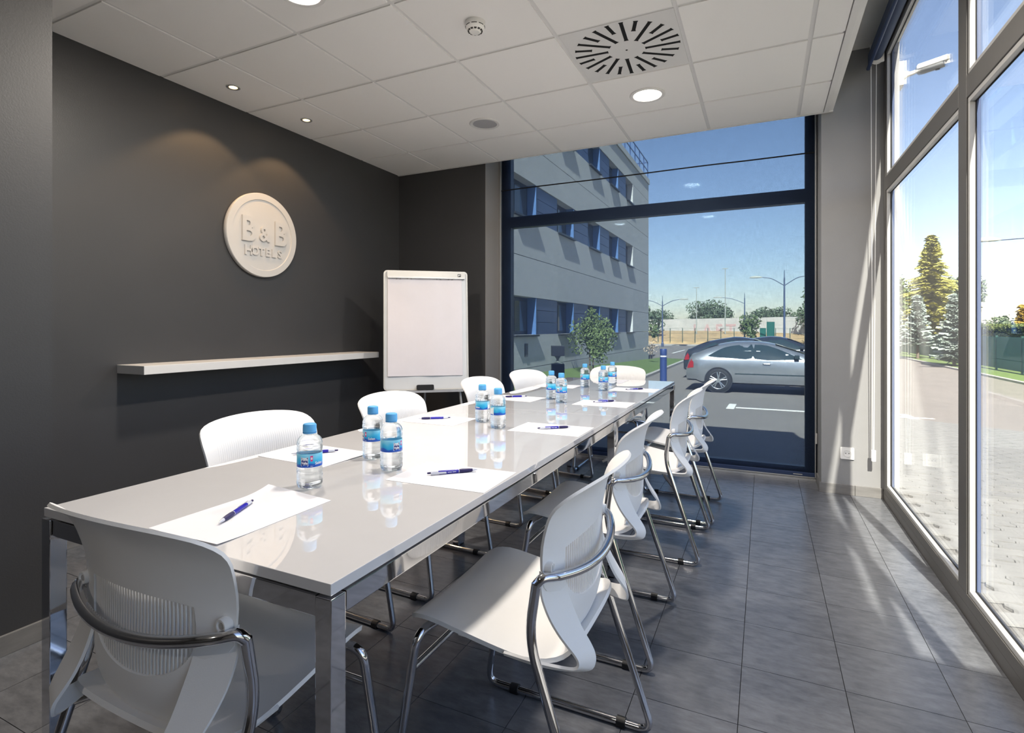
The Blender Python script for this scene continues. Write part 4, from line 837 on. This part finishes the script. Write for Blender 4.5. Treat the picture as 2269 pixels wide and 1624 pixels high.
# cars, local x forward from the rear axle, -y towards the viewer
def car(label, x, y, paint, hgt=1.40, hatch=True, lod=False):
    c = thing('car', label, 'car', (x, y, zg(y)), 0, 'parked cars seen through the blind'); Wd = .86
    top = [(-.86, .60), (-.82, .80), (-.74, 1.02), (-.60, 1.06), (-.35, 1.19), (0., 1.315), (.35, 1.385), (.80, hgt), (1.15, hgt-.015), (1.45, hgt-.075), (1.75, hgt-.19), (2.10, 1.085), (2.30, 1.00), (2.7, .955), (3.05, .86), (3.28, .70), (3.40, .50)]
    zt = lambda q: lerp_tab(top, q); belt = lambda q: .90+.035*(1-abs(q-.9)/2.5) if -.75 < q < 2.2 else min(.90, zt(q)-.03)
    bot = lambda q: .22 if -.5 < q < 3.0 else .28
    def half_w(q): return Wd*(1-.10*max(0, (-.35-q)/.5)**2-.16*max(0, (q-2.5)/.9)**2)
    def prof(q):
        w_ = half_w(q); zb, bl_, zt_ = bot(q), belt(q), zt(q); cab = max(0, zt_-bl_)
        ins = .02+.50*cab
        return [(0, zb), (w_*.8, zb), (w_-.03, zb+.05), (w_+.0, zb+.16), (w_+.015, .50), (w_+.012, .66), (w_, bl_-.06), (w_-.025, bl_), (w_-.05-ins*.28, bl_+cab*.45), (w_-.08-ins*.62, bl_+cab*.82), (w_-.16-ins*.9, bl_+cab*.96), (w_*.35, zt_), (0, zt_+.006)]
    st = [-.86, -.83, -.78, -.72, -.6, -.45, -.3, -.15, 0, .2, .4, .6, .8, 1., 1.2, 1.4, 1.6, 1.8, 2., 2.15, 2.3, 2.5, 2.75, 3., 3.15, 3.28, 3.36, 3.40]
    V = []; Fc = []; K = 25
    for q in st:
        h_ = prof(q); ring = [(q, -a, z) for a, z in h_]+[(q, a, z) for a, z in reversed(h_[:-1])][:12]
        V += ring
    K = len(V)//len(st)
    for i in range(len(st)-1): Fc += [(i*K+k, i*K+(k+1) % K, (i+1)*K+(k+1) % K, (i+1)*K+k) for k in range(K)]
    Fc += [tuple(range(K)), tuple((len(st)-1)*K+k for k in range(K-1, -1, -1))]
    MB().add(V, Fc).build('body', paint, c, True, 35)
    def side(q, z):
        h_ = prof(q)
        for (a, za), (b, zb_) in zip(h_[2:], h_[3:]):
            if za <= z <= zb_: return a+(b-a)*(z-za)/max(1e-6, zb_-za)
        return h_[-2][0]
    for s in (-1, 1):
        G_ = lambda q, z: (q, s*(side(q, z)+.006), z)
        rw = [(-.28, .985), (-.10, 1.10), (.15, 1.225), (.45, 1.290), (.84, 1.315), (.84, .945), (.30, .945), (-.05, .955)]
        fw = [(.92, 1.315), (1.20, 1.295), (1.50, 1.195), (1.80, 1.06), (2.02, .955), (1.95, .935), (.92, .935)]
        if hgt != 1.40: rw = [(a, z+(hgt-1.40)*(z-.94)/.4) for a, z in rw]; fw = [(a, z+(hgt-1.40)*(z-.94)/.4) for a, z in fw]
        for pl in (rw, fw): MB().bm(shell2d([(p.x, p.y) for p in crom([(a, b, 0) for a, b in pl+pl[:1]], 3)[:-1]], [], .12, G_)).build('side_window', 'car_glass', c, True)
        TL = [(-.83, .63), (-.66, .66), (-.66, .80), (-.72, .90), (-.80, .86)]; MB().bm(shell2d(TL, [], .06, G_)).build('tail_light', 'tail_red', c, True)
        MB().bm(shell2d([(.42, .505), (2.35, .505), (2.35, .530), (.42, .530)], [], .1, lambda q, z: (q, s*(side(q, z)+.008), z))).build('side_moulding', 'car_glass', c)
        MB().tube([G_(1.12, .80), (1.14, s*(side(1.12, .80)+.03), .805), (1.28, s*(side(1.28, .80)+.03), .805), G_(1.30, .80)], .012, 8).build('door_handle', paint, c, True)
        MB().bm(shell2d([(.93, .26), (.938, .26), (.938, .93), (.93, .93)], [], .1, lambda q, z: (q, s*(side(q, z)+.003), z))).build('door_seam', 'gasket', c)
        mr = MB().box(1.86, 1.98, s*.87-.06, s*.87+.06, .945, 1.055, .02); mr.build('door_mirror', paint if paint != 'car_silver' else 'car_glass', c)
        for wx in (0, 2.72):
            MB().lathe([(.365, -.01), (.365, .012), (.30, .014)], 36, (wx, s*.868 if s > 0 else -.868-.002, .32), 'y').build('wheel_arch', 'gasket', c)
            wl = MB().lathe([(.225, -.10), (.30, -.10), (.318, -.07), (.320, .0), (.318, .03), (.295, .045), (.235, .045), (.228, .03)], 40, (wx, s*.855, .32), 'y', capb=False, capt=False)
            if s < 0: wl.v = [(a, 2*s*.855-b, z) for a, b, z in wl.v]
            ty = wl.build('tyre', 'tyre', c, True); yo = s*(.855+.030)
            rm = MB().tube([(wx+.232*math.cos(a), yo, .32+.232*math.sin(a)) for a in [2*math.pi*k/36 for k in range(36)]], .012, 8, closed=True)
            for k in range(10):
                a = 2*math.pi*(k//2)/5+(.16 if k % 2 else -.16)+.3; a2 = 2*math.pi*(k//2)/5+(.07 if k % 2 else -.07)+.3
                rm.tube([(wx+.05*math.cos(a2), yo+s*.004, .32+.05*math.sin(a2)), (wx+.225*math.cos(a), yo, .32+.225*math.sin(a))], [.020, .015], 6)
            rm.lathe([(.06, yo-.015), (.06, yo+.012), (.03, yo+.016)], 16, (wx, 0, .32), 'y'); rm.build('rim', 'rim', ty, True)
            MB().lathe([(.22, yo-s*.05), (0, yo-s*.05)], 24, (wx, 0, .32), 'y').build('brake', 'tyre', ty)
    rg = MB(); q0, q1 = -.62, -.02
    V = []; Fc = []
    for i in range(7):
        q = q0+(q1-q0)*i/6
        for yy in (-.56, -.3, 0, .3, .56): V.append((q-.012, yy*(1-.05*i/6), zt(q)+.008-.02*abs(yy)))
    for i in range(6): Fc += [(i*5+k, i*5+k+1, i*5+k+6, i*5+k+5) for k in range(4)]
    MB().add(V, Fc).build('rear_window', 'car_glass', c, True)
    V = []; Fc = []
    for i in range(7):
        q = 1.42+.74*i/6
        for yy in (-.56, -.3, 0, .3, .56): V.append((q+.010, yy*(1+.08*i/6), zt(q)+.012-.02*abs(yy)))
    for i in range(6): Fc += [(i*5+k, i*5+k+1, i*5+k+6, i*5+k+5) for k in range(4)]
    MB().add(V, Fc).build('windscreen', 'car_glass', c, True)
    return c
car('silver two-door car parked side-on behind the blind', -1.15, 16.85, 'car_silver')
car('dark car parked just behind the silver car, its tail showing on the left', -1.75, 20.9, 'car_dark', 1.46)
car('dark car farther back, showing behind the silver car bonnet', -.6, 24.6, 'car_dark', 1.44)
# far boundary: wall, dry grass, fence, trees, lamps
bw = thing('boundary_wall', 'long pale boundary wall with faded graffiti beyond the car park', 'wall', (-3, 69, -.6), math.atan2(57-79, 14+16))
for k in range(16): MB().box(-32+4*k+.01, -28+4*k-.01, 0, .25, 0, 3.0).build('wall_panel', 'boundary_wall', bw)
for k, c_ in enumerate('LAFTS'): text_mesh(c_, 2.1, lambda a, b, z: (-6.0+1.75*k+a*1.1, -.015+z, 1.45+b), .01, .04).build('graffiti_letter', 'graffiti', bw)
db = struct('dry_bank', MB().prism([(58.6, -.7), (59.0, -.2), (61, .15), (65, .65), (70, .85), (95, .9), (95, -.7)], -60, 60, lambda y, z, x: (x, y, z)), 'dry_grass', label='bank of dry orange grass before the boundary wall')
fk = struct('kerb_far', strip(-60, 60, 57.6, 58.4, .12, th=.3), 'kerb')
pf_ = thing('post_fence', 'thin post and wire fence along the dry grass', 'fence', (0, 58.9, -.35))
for k in range(17): MB().box(-14+1.25*k-.03, -14+1.25*k+.03, -.03, .03, 0, 1.55).build('fence_post', 'post_green', pf_)
for z in (.5, 1.0, 1.5): MB().box(-14, 6.1, -.008, .008, z-.008, z+.008).build('fence_wire', 'post_green', pf_)
pb = thing('green_gate', 'narrow dark green gate panel beyond the cars', 'gate', (2.0-2.6, 58.0, -.5)); MB().box(.8, 1.5, -.04, .04, 0, 2.3).build('panel', 'fence_green', pb); MB().box(.2, .75, -.03, .03, 0, 1.7).build('panel', 'fence_green', pb)
for x, y, w_, h_, sd_, lab in ((-14, 82, 5, 4.6, 41, 'low dark tree behind the wall, far left of the car park view'), (-9.4, 96, 8.5, 6.4, 42, 'widest dark tree group behind the boundary wall'), (-3.4, 82, 5, 4.9, 43, 'dark round tree behind the wall, between two lamp posts'), (1.2, 93, 6, 4.9, 44, 'low dark tree behind the wall, left of the tall double lamp'), (4.9, 66, 4.5, 6.4, 45, 'large dark tree at the right end of the wall'), (-13.2, 62, 3.2, 5.2, 46, 'dark tree peeking out past the hotel corner')):
    blob('broadleaf_tree', lab, 'tree', x, y, w_, h_, 'leaf_far', 3400, sd_, .20, trunk=.1, grp='trees behind the boundary wall')
street_lamp('double-armed street lamp close to the hotel corner', -8.9, 53.5, 4.9, 1.55, (-1, 1)); street_lamp('street lamp in the middle of the car park view', -1.72, 56.9, 5.2, 2.0, (-1,)); street_lamp('tallest double-armed street lamp at the right of the blind', 1.59, 53.3, 6.9, 1.75, (-1, 1), s=1.25)
for x, y, h_, lab in ((-6.9, 64, 6.2, 'thin bare pole, shorter of two beyond the car park'), (-3.9, 64, 8.2, 'thin bare pole, taller of two beyond the car park')):
    t = thing('pole', lab, 'pole', (x, y, -.4)); MB().tube([(0, 0, 0), (0, 0, h_)], [.07, .035], 8).build('shaft', 'lamp_head', t); MB().box(-.30, .30, -.04, .04, h_-.08, h_, .01).build('cross_head', 'lamp_head', t)
# security camera on the outside of the pier
sc = thing('security_camera', 'white bullet security camera outside the right window', 'camera', (.82, 4.60, 2.925))
MB().prism(rrect(-.055, .055, -.085, .085, .008), 0, .052, lambda y, z, x: (x, y, z)).build('mount_plate', 'camera_white', sc); MB().box(.0, .03, -.03, .03, -.125, -.085, .006).build('cable_box', 'camera_white', sc)
MB().lathe([(.036, .052), (.030, .065), (.018, .08)], 18, (0, 0, 0), 'x').build('mount_base', 'camera_white', sc, True); MB().tube([(.07, 0, 0), (.11, -.005, .006), (.135, -.010, .014)], [.018, .014, .013], 12).build('arm', 'camera_white', sc, True)
ax = Vector((.86, -.42, .04)).normalized(); q = ax.to_track_quat('X', 'Z')
bdy = MB().lathe([(.03, -.02), (.040, -.012), (.042, .0), (.042, .155), (.038, .160)], 26, (0, 0, 0), 'x').build('body', 'camera_grey', sc, True); vis = MB()
arc = [(.046*math.sin(math.radians(a)), .046*math.cos(math.radians(a))) for a in range(-95, 96, 10)]+[(.0435*math.sin(math.radians(a)), .0435*math.cos(math.radians(a))) for a in range(95, -96, -10)]
vz = MB().prism(arc, -.005, .185, lambda y, z, x: (x, y, z)).build('sunshield', 'camera_white', sc, True); ln = MB().lathe([(.036, .1605), (.030, .1615), (0, .1618)], 24, (0, 0, 0), 'x').build('lens', 'lens_black', sc, True)
ft = MB().box(.10, .13, -.008, .008, -.052, -.040, .003).build('adjuster', 'lens_black', sc)
for o in (bdy, vz, ln, ft): o.rotation_mode = 'QUATERNION'; o.rotation_quaternion = q; o.location = (.150, -.014, .018); o.scale = (.85, .85, .85)
